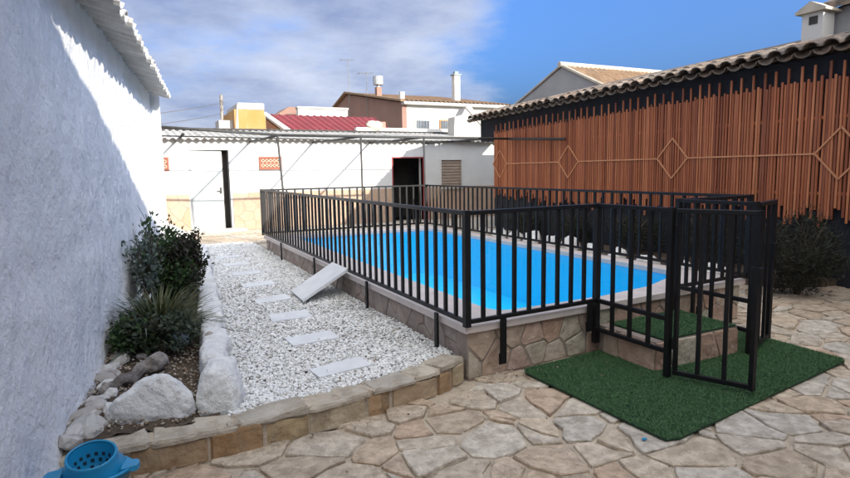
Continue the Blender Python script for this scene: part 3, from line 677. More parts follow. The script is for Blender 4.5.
# ================================================================== POOL FENCE
PF = thing('pool_fence', 'black metal bar fence standing round the pool edge', 'fence', FA)
BZ0, BZ1 = .455, 1.305
barm = MB().box(-.0145, .0145, -.0125, .0125, 0, 1).mesh('bar', 'black_metal')
postm = MB().box(-.024, .024, -.024, .024, 0, 1).mesh('post', 'black_metal')
legm = MB().box(-.022, .022, -.010, .010, 0, 1).mesh('leg', 'black_metal')
def rail(p, q, z, h, w_, parent, name='rail'):
    d = q - p; L_ = d.length; me = MB().box(0, L_, -w_ / 2, w_ / 2, 0, h, bev=.003).mesh(name, 'black_metal')
    return put(name, me, parent, (p.x, p.y, z), (0, 0, math.atan2(d.y, d.x)))
def panel(p, q, parent, org, n, z0=BZ0, z1=BZ1, mids=(), skipends=True, rh=.034, rw=.042):
    p, q = p - org, q - org; d = (q - p); L_ = d.length; u = d / L_; ang = math.atan2(d.y, d.x)
    rail(p, q, z1 - .032, .032, rw, parent, 'top_rail'); rail(p, q, z0, rh, .026, parent, 'bottom_rail')
    for zm in mids: rail(p + u * .022, q - u * .022, zm, .036, .028, parent, 'middle_rail')
    for i in range(1, n):
        b_ = p + d * i / n; put('bar', barm, parent, (b_.x, b_.y, z0 + rh), (random.uniform(-.003, .003), random.uniform(-.003, .003), ang), (1, 1, z1 - .032 - z0 - rh))
def post(p, parent, org, z0, z1, s_=1.0):
    p = p - org; put('post', postm, parent, (p.x, p.y, z0), (0, 0, 0), (s_, s_, z1 - z0))
FB = FA.lerp(FR, (3.505 - 2.17) / 3.51); FE = FA.lerp(FR, (4.555 - 2.17) / 3.51)
FC = Vector((3.52, 3.02, 0)); FF = Vector((4.56, 3.08, 0))
panel(FBL, FA, PF, FA, 46); panel(FA, FB, PF, FA, 9); panel(FE, FR, PF, FA, 8); panel(FR, FBR, PF, FA, 46); panel(FBR, FBL, PF, FA, 22)
panel(FB, FC, PF, FA, 4, z0=.205, mids=(.455,)); panel(FE, FF, PF, FA, 4, z0=.205, mids=(.455,))
for p in (FA, FBL, FBR, FR): post(p, PF, FA, BZ0 - .02, BZ1 + .004)
for p in (FB, FE): post(p, PF, FA, .10, BZ1 + .004)
for p in (FC, FF): post(p, PF, FA, .03, BZ1 + .004, .85)
for (x, y, z0) in ((2.142, 4.13, .14), (2.142, 5.72, .14), (2.142, 7.72, .14), (2.142, 9.7, .14)):
    put('leg', legm, PF, (x - FA.x, y - FA.y, z0), (0, 0, PH), (1, 1, .455 - z0))
for (x, z0) in ((2.50, .10), (3.42, .22), (4.9, .16)):
    p = FA.lerp(FR, (x - 2.17) / 3.51); put('leg', legm, PF, (p.x - FA.x, p.y - .012 - FA.y, z0), (0, 0, math.atan2(.21, 3.51)), (1.15, 1, .455 - z0))
    MB().box(-.032, .032, -.006, .006, 0, .09, bev=.002).build('foot_plate', 'black_metal', PF, loc=(p.x - FA.x, p.y - .002 - FA.y, z0 - .01))
# gate leaves
def leaf(base, tip, label, nb):
    G = thing('gate_leaf', label, 'gate', base, 0, 'two leaves of the pool gate'); o = base
    panel(base, tip, G, o, nb, z0=.055, z1=1.30, rh=.036)
    post(base + (tip - base).normalized() * .02, G, o, .056, 1.298, .55); post(tip, G, o, .05, 1.302, .72)
    t_ = tip - o; MB().box(-.02, .02, -.035, .035, .80, .92, bev=.004).build('latch', 'black_metal', G, loc=(t_.x, t_.y, 0))
    for z in (.25, 1.1): MB().tube([(0, 0, z), (0, 0, z + .08)], .013, 8).build('hinge', 'black_metal', G)
leaf(FC + Vector((.012, -.036, 0)), Vector((3.75, 2.50, 0)), 'black barred gate leaf swung out towards the viewer over the turf', 3)
leaf(FF + Vector((.038, 0, 0)), Vector((5.05, 3.24, 0)), 'black barred gate leaf folded back to the right beside the shrub', 3)

# ================================================================== STONE KERB
KB = thing('stone_kerb', 'low kerb of ochre stones with flat capstones edging the gravel', 'kerb', (.8, 3.42, 0))
kp = [Vector((-.60, 3.36, 0)), Vector((-.1, 3.36, 0)), Vector((.40, 3.36, 0)), Vector((.85, 3.41, 0)), Vector((1.35, 3.49, 0)), Vector((1.75, 3.58, 0)), Vector((2.06, 3.69, 0)), Vector((2.19, 3.76, 0))]
def along(s_):
    for i in range(len(kp) - 1):
        L_ = (kp[i + 1] - kp[i]).length
        if s_ <= L_ or i == len(kp) - 2:
            u = (kp[i + 1] - kp[i]).normalized(); return kp[i] + u * s_, u
        s_ -= L_
KL = sum((kp[i + 1] - kp[i]).length for i in range(len(kp) - 1)); org = Vector((.8, 3.42, 0))
def kerb_run(lo, hi, name, matname, z0, z1, front, back):
    s_ = 0.0
    while s_ < KL - .05:
        L_ = min(random.uniform(lo, hi), KL - s_)
        if KL - s_ - L_ < .1: L_ = KL - s_
        a_, u1 = along(s_ + .008); b_, u2 = along(s_ + L_ - .008); u = (b_ - a_).normalized(); nn = Vector((-u.y, u.x, 0)); w1, w2 = [random.uniform(-.02, .02) for _ in '12']; l_ = (b_ - a_).length
        zz = random.uniform(-.008, .012)
        poly = [(0, front + w1 * .4), (l_ * .5, front + random.uniform(-.012, .006)), (l_, front + w2 * .4), (l_ + random.uniform(-.02, .01), back + w2), (l_ * .5, back + random.uniform(-.02, .03)), (random.uniform(-.01, .02), back + w1)]
        me, ctr = stone_mesh(name, soften(poly, .08, .010), z1 - z0, .010, matname, (a_ - org + Vector((0, 0, z1 + zz)), u, nn, (0, 0, 1)), .010, .06); put(name, me, KB, loc=ctr); s_ += L_
kerb_run(.16, .52, 'face_stone', 'kerbstone', -.01, .136, 0, .12); kerb_run(.15, .5, 'capstone', 'capstone', .138, .172, -.008, .19)
bk = MB()
for i in range(len(kp) - 1):
    a_, b_ = kp[i] - org, kp[i + 1] - org; u = (b_ - a_).normalized(); nn = Vector((-u.y, u.x, 0)); q = [a_ + nn * .012, b_ + nn * .012, b_ + nn * .16, a_ + nn * .16]
    bk.add([(p.x, p.y, -.03) for p in q] + [(p.x, p.y, .166) for p in q], [(3, 2, 1, 0), (4, 5, 6, 7), (0, 1, 5, 4), (1, 2, 6, 5), (2, 3, 7, 6), (3, 0, 4, 7)])
bk.build('mortar_core', 'mortar', KB)

# ================================================================== GRAVEL AND SLABS
slabs = [((1.08, 3.87), (1.50, 3.95), (1.49, 4.18), (1.06, 4.06)), ((1.10, 4.70), (1.52, 4.76), (1.52, 5.02), (1.09, 4.98)), ((1.12, 5.59), (1.53, 5.62), (1.54, 5.94), (1.14, 5.88)),
         ((1.14, 6.50), (1.54, 6.54), (1.53, 6.84), (1.15, 6.72)), ((1.17, 7.50), (1.57, 7.52), (1.57, 7.80), (1.17, 7.78))]
slabs += [tuple((x + .02, y + .02 + k * .95) for x, y in slabs[4]) for k in (1, 2, 3)]
SN = ['nearest', 'second nearest', 'third nearest', 'fourth nearest', 'fifth nearest', 'sixth nearest', 'second farthest', 'farthest']
for i, q in enumerate(slabs):
    cx_, cy_ = sum(p[0] for p in q) / 4, sum(p[1] for p in q) / 4
    o = MB().prism([(p[0] - cx_, p[1] - cy_) for p in q], 'z', -.02, .012).build('stepping_slab', 'pale_slab', None, loc=(cx_, cy_, .170), rot=(random.uniform(-.01, .01), random.uniform(-.012, .012), 0))
    tag(o, 'pale grey stepping slab set flush in white gravel, %s to the stone kerb' % SN[i] if 'farthest' not in SN[i] else 'pale grey stepping slab in white gravel, %s from the stone kerb' % SN[i], 'slab', 'stepping slabs in the gravel')
# leaning board
LB = thing('leaning_slab', 'white rectangular slab leaning against the pool wall on the gravel', 'slab', (1.62, 6.45, .19))
p0, p1 = Vector((1.60, 6.26, .185)), Vector((1.62, 6.83, .185)); top0, top1 = Vector((2.17, 6.36, .47)), Vector((2.17, 6.94, .47))
u = (p1 - p0); v = (top0 - p0); nn = u.cross(v).normalized() * (-1 if u.cross(v).z < 0 else 1); o_ = Vector((1.62, 6.45, .19))
q = [p0 - o_, p1 - o_, top1 - o_, top0 - o_]
MB().add([tuple(p) for p in q] + [tuple(p + nn * .03) for p in q], [(3, 2, 1, 0), (4, 5, 6, 7), (0, 1, 5, 4), (1, 2, 6, 5), (2, 3, 7, 6), (3, 0, 4, 7)]).build('board', 'pale_slab', LB)
for f in (.3, .5, .72):
    a_ = q[0].lerp(q[3], f - .08) + (q[1] - q[0]) * .45 + nn * .0305; b_ = q[0].lerp(q[3], f + .05) + (q[1] - q[0]) * .42 + nn * .0305; MB().tube([a_, b_], .003, 5).build('groove', 'concrete', LB)

def curb_x(y): return .33 + (y - 3.55) * .086        # left edge of the painted curb
ico = bmesh.new(); bmesh.ops.create_icosphere(ico, subdivisions=1, radius=1); IV = np.array([v.co[:] for v in ico.verts]); IF = np.array([[v.index for v in f.verts] for f in ico.faces]); ico.free()
def pebbles(P, size, flat=.62):
    n = len(P); A = RNG.normal(size=(n, 3, 3)); Q, _ = np.linalg.qr(A); sc = size[:, None] * RNG.uniform(.6, 1.15, (n, 3)); sc[:, 2] *= flat
    V = IV[None] * (1 + RNG.uniform(-.2, .2, (n, 12, 1))); V = V * sc[:, None, :]
    ang = RNG.uniform(0, 2 * np.pi, n); ca, sa = np.cos(ang), np.sin(ang); R = np.zeros((n, 3, 3)); R[:, 0, 0] = ca; R[:, 0, 1] = -sa; R[:, 1, 0] = sa; R[:, 1, 1] = ca; R[:, 2, 2] = 1
    tl = RNG.normal(0, .35, n); T = np.zeros((n, 3, 3)); T[:, 0, 0] = 1; T[:, 1, 1] = np.cos(tl); T[:, 1, 2] = -np.sin(tl); T[:, 2, 1] = np.sin(tl); T[:, 2, 2] = np.cos(tl)
    V = np.einsum('nij,nkj->nki', R @ T, V) + P[:, None, :]
    return V.reshape(-1, 3), (IF[None] + (np.arange(n) * 12)[:, None, None]).reshape(-1, 3)
P = []; kerb_in = [(-.6, 3.54), (.40, 3.53), (.85, 3.58), (1.35, 3.66), (1.75, 3.75), (2.06, 3.86), (2.2, 3.95)]
def kin(x):
    for i in range(len(kerb_in) - 1):
        if kerb_in[i][0] <= x <= kerb_in[i + 1][0]:
            f = (x - kerb_in[i][0]) / (kerb_in[i + 1][0] - kerb_in[i][0]); return kerb_in[i][1] + f * (kerb_in[i + 1][1] - kerb_in[i][1])
    return 9
while len(P) < 44000:
    y = 3.5 + 9.2 * random.random()**1.55; x = random.uniform(.36, 2.19)
    if x < curb_x(y) + .10 or y < kin(x): continue
    hit = False
    for q in slabs:
        if inside((x, y), q) and random.random() < (.95 if y < 5.2 else .72): hit = True; break
    if hit: continue
    pn = noise.noise((x * 1.6, y * 1.6, 3)); 
    if pn < -.28 and random.random() < .35: continue
    P.append((x, y, .158 + .014 * random.random() + .010 * pn))
P = np.array(P); sz = RNG.gamma(8, .00135, len(P)).clip(.004, .025) * (1 + .35 * np.clip((P[:, 1] - 6) / 5, 0, 1))
vv, ff = pebbles(P, sz); tag(put('white_gravel', npmesh('white_gravel', vv, ff, 'pebble')), 'white marble chippings spread over the raised bed', 'gravel', kind='stuff')

# ================================================================== PLANTING BED BY THE WHITE WALL
nx_, ny_ = 24, 150; vs_ = []; fs_ = []
for j in range(ny_ + 1):
    y = 3.50 + 8.6 * j / ny_
    for i in range(nx_ + 1):
        xl = -.50 + (y - 3.43) * .117; xr = curb_x(y) + .05; x = xl + (xr - xl) * i / nx_
        vs_.append((x, y, .17 + .035 * noise.noise((x * 5, y * 5, 2)) + .02 * noise.noise((x * 16, y * 16, 4)) + .05 * (1 - i / nx_)**2))
for j in range(ny_):
    for i in range(nx_): q = j * (nx_ + 1) + i; fs_.append((q, q + 1, q + nx_ + 2, q + nx_ + 1))
so_ = MB().add(vs_, fs_).build('soil_bed', 'soil', smooth=True); tag(so_, kind='structure')
P = []
while len(P) < 1500:
    y = random.uniform(3.52, 5.6); f = random.random(); x = -.5 + (y - 3.43) * .117 + f * .8
    if x < curb_x(y): P.append((x, y, .19 + .05 * (1 - f)**2))
P = np.array(P); vv, ff = pebbles(P, RNG.uniform(.004, .014, len(P))); tag(put('bed_chippings', npmesh('bed_chippings', vv, ff, 'litter')), 'brown chips and dry litter on the soil bed', 'litter', kind='stuff')
# big painted rocks
o = put('painted_rock', hull_rock('painted_rock', [(-.27, -.10, -.05), (.24, -.13, -.05), (.27, .08, -.05), (-.22, .18, -.05), (-.25, -.06, .07), (-.16, -.12, .17), (.02, -.08, .285), (.12, -.05, .275), (.25, -.06, .13), (.05, .14, .22), (-.14, .14, .15), (.20, .14, .1)], 'limewash_stone', 3), None, (.015, 3.74, .17), (0, 0, -.25)); tag(o, 'big white painted boulder at the corner of the planting bed', 'rock')
o = put('painted_rock', hull_rock('painted_rock', [(-.12, -.15, -.05), (.13, -.14, -.05), (.14, .22, -.05), (-.12, .22, -.05), (-.13, -.12, .10), (-.09, -.08, .24), (.08, -.09, .22), (.14, -.06, .10), (.10, .2, .25), (-.10, .2, .24), (0, .05, .28)], 'limewash_stone', 8), None, (.40, 3.72, .17), (0, 0, -.3)); tag(o, 'upright white painted rock at the near end of the white curb', 'rock')
PC = thing('painted_curb', 'row of rough white painted stones between plants and gravel', 'curb', (.45, 4.0, .15))
y = 3.96; i = 0
while y < 11.3:
    L_ = random.uniform(.22, .42)
    hx, hz = random.uniform(.085, .11), random.uniform(.19, .24); J = lambda v: v + random.uniform(-.025, .025)
    bx_ = [(J(sx * hx * (1 if sz < .5 else .85)), J(sy * L_ * .56), sz * hz * random.uniform(.9, 1.1) - .04) for sx in (-1, 1) for sy in (-1, 0, 1) for sz in (0, .6, 1)]
    put('curb_stone', hull_rock('curb_stone', bx_, 'limewash_stone', 20 + i, .014, 3), PC, (curb_x(y + L_ / 2) + .06 + random.uniform(-.015, .015) - .45, y + L_ / 2 - 4.0, .02), (0, 0, -.086 + random.uniform(-.06, .06)))
    y += L_ * .90; i += 1
# stones against the wall
for i in range(40):
    a = .05 + i * .068 + random.uniform(-.03, .03); s_ = random.choice((.03, .045, .06, .08, .10)) * random.uniform(.8, 1.2); p = lw(.08 + random.uniform(0, .22 if s_ < .06 else .08), a)
    o = put('rubble_stone', rock_mesh('rubble_stone', s_, s_ * random.uniform(.7, 1.2), s_ * .55, 60 + i, 'rubble', 2, .25, 1.8, 1, smooth=False), None, (p.x, p.y, .22), (random.uniform(-.4, .4), random.uniform(-.4, .4), random.uniform(0, 6)))
    tag(o, 'grey rubble stone lying along the foot of the white wall', 'stone', 'rubble at the foot of the wall')
o = put('blue_grey_stone', rock_mesh('blue_grey_stone', .075, .06, .09, 91, 'blue_stone', 3, .2, 1.5, 1), None, (.25, 4.86, .31), (.2, 0, .4)); tag(o, 'smooth blue grey stone standing among the low plants', 'stone')
o = put('dark_stone', rock_mesh('dark_stone', .07, .08, .09, 92, 'rubble', 3, .2, 1.5, 1), None, (.46, 4.78, .28), (.2, 0, .4)); tag(o, 'grey stone leaning on the white curb by the spiky plant', 'stone')
lg = MB(); q = [Vector((-.27 + .40 * k / 14, 4.16 + .42 * k / 14 + .02 * math.sin(k * .9), .225 + .05 * k / 14 + .012 * math.sin(k * 1.7))) for k in range(15)]
lg.tube(q, [.018] + [.030 + .0016 * k + .016 * noise.noise((k * .6, 2, 1)) + (.012 if k > 9 else 0) for k in range(1, 14)] + [.03], 14)
lg.v = [tuple(Vector(p) + .016 * noise.noise_vector(Vector(p) * 11) + .010 * noise.noise_vector(Vector(p) * 34)) for p in lg.v]
o = lg.build('driftwood_log', 'driftwood', None, smooth=True); tag(o, 'grey weathered log lying behind the big white boulder', 'log')

# ---- plants
def shrub(name, label, loc, rx, ry, h, n, L_, w_, leafmat, stems=9, up=.3, z0=.12, ragged=.35, seed=1, core=.35, cat='shrub', sprays=14, group=None):
    T = thing(name, label, cat, loc, 0, group); rs = np.random.default_rng(seed); rr = random.Random(seed)
    st = MB(); tips = []
    for i in range(stems):
        a = rr.uniform(0, 6.28); k_ = rr.uniform(.3, .9); e_ = Vector((rx * k_ * math.cos(a), ry * k_ * math.sin(a), h * rr.uniform(.6, .98)))
        m_ = Vector((e_.x * .35, e_.y * .35, e_.z * .55)); st.tube([(0.02 * math.cos(a), .02 * math.sin(a), -.03), m_, e_], [.012, .008, .003], 5); tips.append(e_)
        for _ in range(3):
            b_ = m_.lerp(e_, rr.uniform(.1, .9)); t_ = b_ + Vector((rr.uniform(-.4, .4) * rx, rr.uniform(-.4, .4) * ry, rr.uniform(.0, .25) * h)); st.tube([b_, t_], [.005, .002], 4)
    st.build('stems', 'bark', T)
    # clumps of leaves through the volume, uneven outline
    nc = sprays * 4; cl = []
    while len(cl) < nc:
        p = rs.uniform(-1, 1, 3); r_ = np.linalg.norm(p)
        lim = 1 - ragged * (.5 + noise.noise((p[0] * 1.9 + seed, p[1] * 1.9, p[2] * 1.9)))
        if r_ > lim or r_ < core * rs.random(): continue
        cl.append((p[0] * rx, p[1] * ry, z0 * h + (p[2] + 1) / 2 * h * (1 - z0)))
    cl = np.array(cl); idx = rs.integers(0, nc, n); pos = cl[idx] + rs.normal(0, 1, (n, 3)) * np.array([rx, ry, h * .5]) * .15
    pos[:, 2] = np.maximum(pos[:, 2], .01)
    put('foliage', leaves_mesh('foliage', pos, up, L_, w_, leafmat, .2, pos * np.array([1, 1, .5]) / max(rx, ry) * .7), T)
    return T
shrub('leafy_shrub', 'bushy green leaved shrub in the planting bed by the white wall', (.27, 6.80, .18), .36, .52, .80, 4400, .05, .026, 'leaf_dark', 12, seed=4)
shrub('brown_shrub', 'dark brownish leaved shrub hanging over the white curb', (.46, 6.70, .18), .22, .42, .76, 2600, .05, .030, 'leaf_brown', 9, seed=9)
shrub('wall_shrub', 'airy grey green shrub leaning on the white wall', (.06, 6.55, .18), .20, .34, .88, 750, .055, .028, 'leaf_grey', 10, seed=15, ragged=.6, sprays=9)
shrub('tall_sprig', 'tall thin leafy sprig rising behind the bushy shrub', (.22, 7.4, .18), .26, .3, 1.02, 420, .06, .030, 'leaf_dark', 9, seed=22, ragged=.6, core=.6, sprays=6)
shrub('silver_plant', 'small silvery white leaved plant at the foot of the wall', (-.02, 5.75, .18), .16, .22, .36, 420, .06, .02, 'leaf_silver', 8, seed=31, ragged=.5, cat='plant')
shrub('low_plant', 'low grey green plant in front of the spiky clump', (.14, 4.95, .17), .26, .24, .36, 1500, .05, .024, 'leaf_mid', 8, seed=37, cat='plant')
shrub('creeping_plant', 'low dark green creeping plant beside the log', (-.03, 5.10, .17), .24, .30, .32, 1300, .05, .026, 'leaf_dark', 8, seed=43, cat='plant')
def spiky(name, label, loc, n, L_, w_, matname, seed, cat='plant', flop=.5):
    T = thing(name, label, cat, loc); rr = random.Random(seed); b = MB()
    for i in range(n):
        a = rr.uniform(0, 6.283); l_ = L_ * rr.uniform(.65, 1.15); tilt = rr.uniform(.05, 1.0)**.8 * 1.0; dr_ = rr.uniform(.1, flop); ww = w_ * rr.uniform(.7, 1.2)
        d = Vector((math.cos(a), math.sin(a), 0)); s_ = Vector((-d.y, d.x, 0)); base = d * rr.uniform(0, .07); pts = []
        for k in range(5):
            t_ = k / 4; ang = tilt + dr_ * t_ * t_; pts.append(base + d * (l_ * t_ * math.sin(ang)) + Vector((0, 0, l_ * t_ * math.cos(ang) + .01)))
        vs_ = []
        for k, p in enumerate(pts):
            wk = ww * (1, 1.05, .85, .5, .04)[k] * .5; vs_ += [p - s_ * wk, p + s_ * wk + Vector((0, 0, .002))]
        b.add(vs_, [(2 * k, 2 * k + 1, 2 * k + 3, 2 * k + 2) for k in range(4)])
    me = b.mesh('blades', matname); put('blades', me, T)
    return T
spiky('spiky_plant', 'olive green spiky leaved clump in front of the bushy shrub', (.13, 5.30, .17), 520, .52, .024, 'blade', 3)
spiky('strappy_plant', 'pale strappy leaves arching low beside the spiky clump', (.02, 5.02, .17), 18, .42, .024, 'leaf_grey', 5, flop=1.1)
FL = thing('orange_flower', 'single orange flower at the foot of the white wall', 'flower', (-.08, 5.42, .2)); MB().tube([(0, 0, -.02), (.01, 0, .10)], .004, 5).build('stem', 'blade', FL)
for k in range(7):
    a = k * .9; d = Vector((math.cos(a), math.sin(a), .35)); s_ = Vector((-math.sin(a), math.cos(a), 0)); c_ = Vector((.01, 0, .10)); MB().add([c_, c_ + d * .025 + s_ * .014, c_ + d * .05, c_ + d * .025 - s_ * .014], [(0, 1, 2, 3)]).build('petal', 'petal', FL)

# right-hand planting
def needle_shrub(label, loc, rx, ry, h, n, seed): return shrub('dark_shrub', label, loc, rx, ry, h, n, .075, .011, 'needle', 14, .7, .02, .3, seed, .2, sprays=22)
needle_shrub('large dark rounded shrub on the paving right of the gate', (7.32, 4.35, 0), .60, .50, .98, 9000, 51)
needle_shrub('dark shrub at the shed wall behind the folded gate leaf', (7.75, 5.9, .08), .42, .55, .86, 4200, 52)
needle_shrub('dark shrub under the slatted screen behind the right pool fence', (7.85, 7.5, .08), .36, .62, .74, 4200, 53)
needle_shrub('dark low shrub under the slatted screen near the second diamond', (7.88, 9.2, .08), .34, .62, .66, 3800, 54)
needle_shrub('farthest dark shrub under the slatted screen by the outbuilding', (7.92, 10.9, .08), .32, .6, .62, 3600, 55)
shrub('young_plant', 'small bright leaved plant low against the shed wall at the right edge', (8.02, 4.55, 0), .14, .3, .95, 90, .06, .03, 'leaf_dark', 5, seed=61, ragged=.5, cat='plant')
RL = ['by the outbuilding end', 'close to the far end', 'before the farthest shrub', 'below the second diamond', 'between two dark shrubs', 'midway along the bed', 'behind the pool fence middle', 'behind the right fence bars', 'near the gate end', 'at the near end of the row', 'behind the gate enclosure']
for i in range(11):
    f = i / 10; s_ = random.uniform(.14, .21); y = 11.9 - f * 6.6
    o = put('edging_rock', rock_mesh('edging_rock', s_, s_ * random.uniform(.8, 1.3), s_ * random.uniform(.8, 1.2), 110 + i, 'limewash_stone', 3, .22, 1.6, 1), None, (7.50 - .45 * f**1.5 + random.uniform(-.05, .05), y, .12), (random.uniform(-.3, .3), random.uniform(-.3, .3), random.uniform(0, 6)))
    tag(o, 'white rock edging the bed under the slat screen, ' + RL[i], 'rock', 'white rocks edging the right bed')

# ================================================================== PERGOLA
PG = thing('pergola', 'thin rusty pipe pergola frame before the outbuilding', 'pergola', (2.7, 11.75, .12))
og = Vector((2.7, 11.75, .12))
def pipe(p, q, r, name, sag=0):
    p, q = Vector(p) - og, Vector(q) - og; m_ = (p + q) / 2 - Vector((0, 0, sag)); MB().tube([p, m_, q], r, 7).build(name, 'dark_pipe', PG, smooth=True)
pipe((.45, 11.75, 2.47), (2.70, 11.75, 2.345), .027, 'beam'); pipe((2.70, 11.75, 2.345), (8.18, 11.75, 2.33), .028, 'beam'); pipe((8.10, 11.75, 2.33), (8.10, 9.72, 2.215), .030, 'beam')
for x, xb in ((2.62, 2.75), (4.36, 4.37), (5.84, 5.86)): pipe((x, 11.75, 2.34), (xb, 11.75, .12), .021, 'post')
for xw, xf in ((1.0, .9), (2.75, 2.62), (4.39, 4.36), (6.0, 5.84), (7.75, 7.6)): pipe((xw, 15.48, 2.40), (xf, 11.75, 2.345), .026, 'rafter', .01)
pipe((.6, 13.6, 2.42), (8.18, 13.6, 2.36), .014, 'wire', .02)

# ================================================================== BLUE MOP BUCKET
BK = thing('mop_bucket', 'blue plastic mop bucket with wringer at the bottom left corner', 'bucket', (-.25, 2.985, 0), rad(-8)); BK.scale = (.92, .92, .95)
def oval(prof, seg=28, ex=1.0):
    vs_ = []; fs_ = []
    for (r, z) in prof: vs_ += [(r * ex * math.cos(2 * math.pi * k / seg), r * math.sin(2 * math.pi * k / seg), z) for k in range(seg)]
    for i in range(len(prof) - 1): fs_ += [(i * seg + k, i * seg + (k + 1) % seg, (i + 1) * seg + (k + 1) % seg, (i + 1) * seg + k) for k in range(seg)]
    return vs_, fs_
MB().add(*oval([(.0, .004), (.105, .004), (.110, .02), (.138, .255), (.150, .258), (.150, .268), (.134, .268), (.130, .25), (.104, .03), (0, .028)], ex=1.22)).build('body', 'blue_plastic', BK, smooth=True)
wr = MB().add(*oval([(.100, .345), (.106, .350), (.112, .345), (.112, .335), (.118, .285), (.140, .262), (.140, .256), (.112, .262), (.100, .33)], ex=1.05)).build('wringer', 'blue_plastic', BK, smooth=True, loc=(0, .085, .012), rot=(rad(15), 0, 0))
MB().add(*oval([(.100, .340), (.092, .29), (.075, .235), (.05, .205), (0, .20)], ex=1.05)).build('basket', 'blue_plastic', wr, smooth=True)
for ring_r, z, nn_ in ((.0905, .278, 16), (.081, .250, 14), (.066, .222, 10)):
    for k in range(nn_):
        a = 2 * math.pi * k / nn_; x, y_ = ring_r * 1.05 * math.cos(a), ring_r * math.sin(a); d = Vector((-math.cos(a), -math.sin(a), .35)).normalized(); s_ = Vector((-math.sin(a), math.cos(a), 0)); u_ = d.cross(s_); c_ = Vector((x, y_, z)) + d * .004
        MB().add([c_ + s_ * sx_ * .0085 + u_ * sy_ * .009 for sx_, sy_ in ((-1, -1), (1, -1), (1, 1), (-1, 1))], [(0, 1, 2, 3)]).build('hole', 'dark_hole', wr)
for s_ in (-1, 1):
    MB().prism([(s_ * .135, -.06), (s_ * .205, -.035), (s_ * .215, 0), (s_ * .205, .035), (s_ * .135, .06)], 'z', .245, .272).build('spout', 'blue_plastic', BK)
hp = [(.178 * math.cos(t_), -.02 - .15 * math.sin(t_), .255 - .05 * math.sin(t_)) for t_ in [math.pi * i / 12 for i in range(13)]]
MB().tube(hp, .006, 6).build('handle', 'dark_pipe', BK)
MB().box(-.035, .035, -.158, -.154, .14, .20).build('sticker', 'white_render', BK)

# small scraps
o = MB().prism([(0, 0), (.03, .004), (.028, .022), (.004, .02)], 'z', .0, .006).build('blue_scrap', 'blue_plastic', None, loc=(2.58, 2.36, .012)); tag(o, 'tiny bright blue plastic scrap on the flagstones by the turf mat', 'scrap')
P = []
while len(P) < 150:
    x, y = random.choice(((random.uniform(.2, 8), random.uniform(1.6, 3.3)), (random.uniform(2.2, 5.4), random.gauss(3.5, .2)), (random.uniform(.6, 2.2), random.uniform(3.28, 3.4)), (random.uniform(2.3, 3.0), random.gauss(3.62, .05))))
    P.append((x, y, .022 + .004 * random.random()))
for _ in range(160):
    y = random.uniform(3.62, 8); x = random.uniform(curb_x(y) + .1, 2.15); P.append((x, max(y, kin(x) + .02), .186 + .005 * random.random()))
o = put('leaf_litter', leaves_mesh('leaf_litter', np.array(P), .02, .030, .014, 'litter', .1)); tag(o, 'scattered dry leaf scraps on paving and gravel', 'leaf litter', kind='stuff')

# ================================================================== NEIGHBOURS BEYOND THE YARD
def tiled_plane(name, A, B, C_, D, matname, parent, pitch=.24):
    # wavy tiled slope: A-B along the eave, D-C along the ridge
    A, B, C_, D = [Vector(p) for p in (A, B, C_, D)]; n = int((B - A).length / pitch) * 4; nn = (B - A).cross(D - A).normalized()
    if nn.z < 0: nn = -nn
    rows = max(3, int((D - A).length / .4)); vs_ = []; fs_ = []
    for r in range(rows + 1):
        for i in range(n + 1):
            f = i / n; p = A.lerp(B, f).lerp(D.lerp(C_, f), r / rows); h_ = .05 * math.sin(2 * math.pi * i / 4) + (.02 if r < rows else 0) * noise.noise((i * .7, r * 1.1, 1))
            vs_.append(p + nn * h_)
    for r in range(rows):
        for i in range(n): q = r * (n + 1) + i; fs_.append((q, q + 1, q + n + 2, q + n + 1))
    return MB().add(vs_, fs_).build(name, matname, parent)
# ochre block
YBL = thing('ochre_block', 'ochre rendered block with grey concrete top above the outbuilding roof', 'building', (3.6, 20, 0))
MB().box(-.50, .46, 0, 2.5, 0, 3.68).build('wall', 'yellow_render', YBL); MB().box(-.38, .47, .0, 2.4, 3.681, 3.90, bev=.02).build('top', 'concrete', YBL)
MB().prism([(-.505, 2.8), (-.40, 3.85), (-.385, 3.85), (-.385, 2.8)], 'y', -.03, 2).build('side_shade', 'concrete', YBL); MB().box(-.95, -.51, .3, 1.2, 0, 3.35).build('low_wall', 'concrete', YBL)  # grey strip paints the shading on the block's left side
# red sheet roof
RR = thing('red_roof_house', 'low house under a red ribbed metal roof behind the outbuilding', 'building', (5, 20.5, 0))
MB().box(-.70, 4.4, .25, 4.2, 0, 3.0).build('wall', 'concrete', RR); MB().prism([(.26, 3.0), (3.5, 3.0), (3.5, 3.86), (.26, 3.02)], 'x', -.25, -.05).build('gable', 'wood_frame', RR)
MB().box(-.95, -.72, .4, 2.2, 0, 3.62).build('side_wall', 'yellow_render', RR)
vs_ = []; fs_ = []; n = 64
for r in range(2):
    for i in range(n + 1):
        f = i / n; y_, z_, xa, xb = ((0, 3.06, -.05, 3.95), (3.5, 3.93, -.12, 4.5))[r]; vs_.append((xa + (xb - xa) * f, y_, z_ + (.045 if i % 4 == 0 else 0)))
for i in range(n): fs_.append((i, i + 1, n + 2 + i, n + 1 + i))
MB().add(vs_ + [(p[0], p[1], p[2] - .02) for p in vs_], fs_ + [tuple(q + 2 * n + 2 for q in reversed(f)) for f in fs_]).build('roof', 'red_sheet', RR)
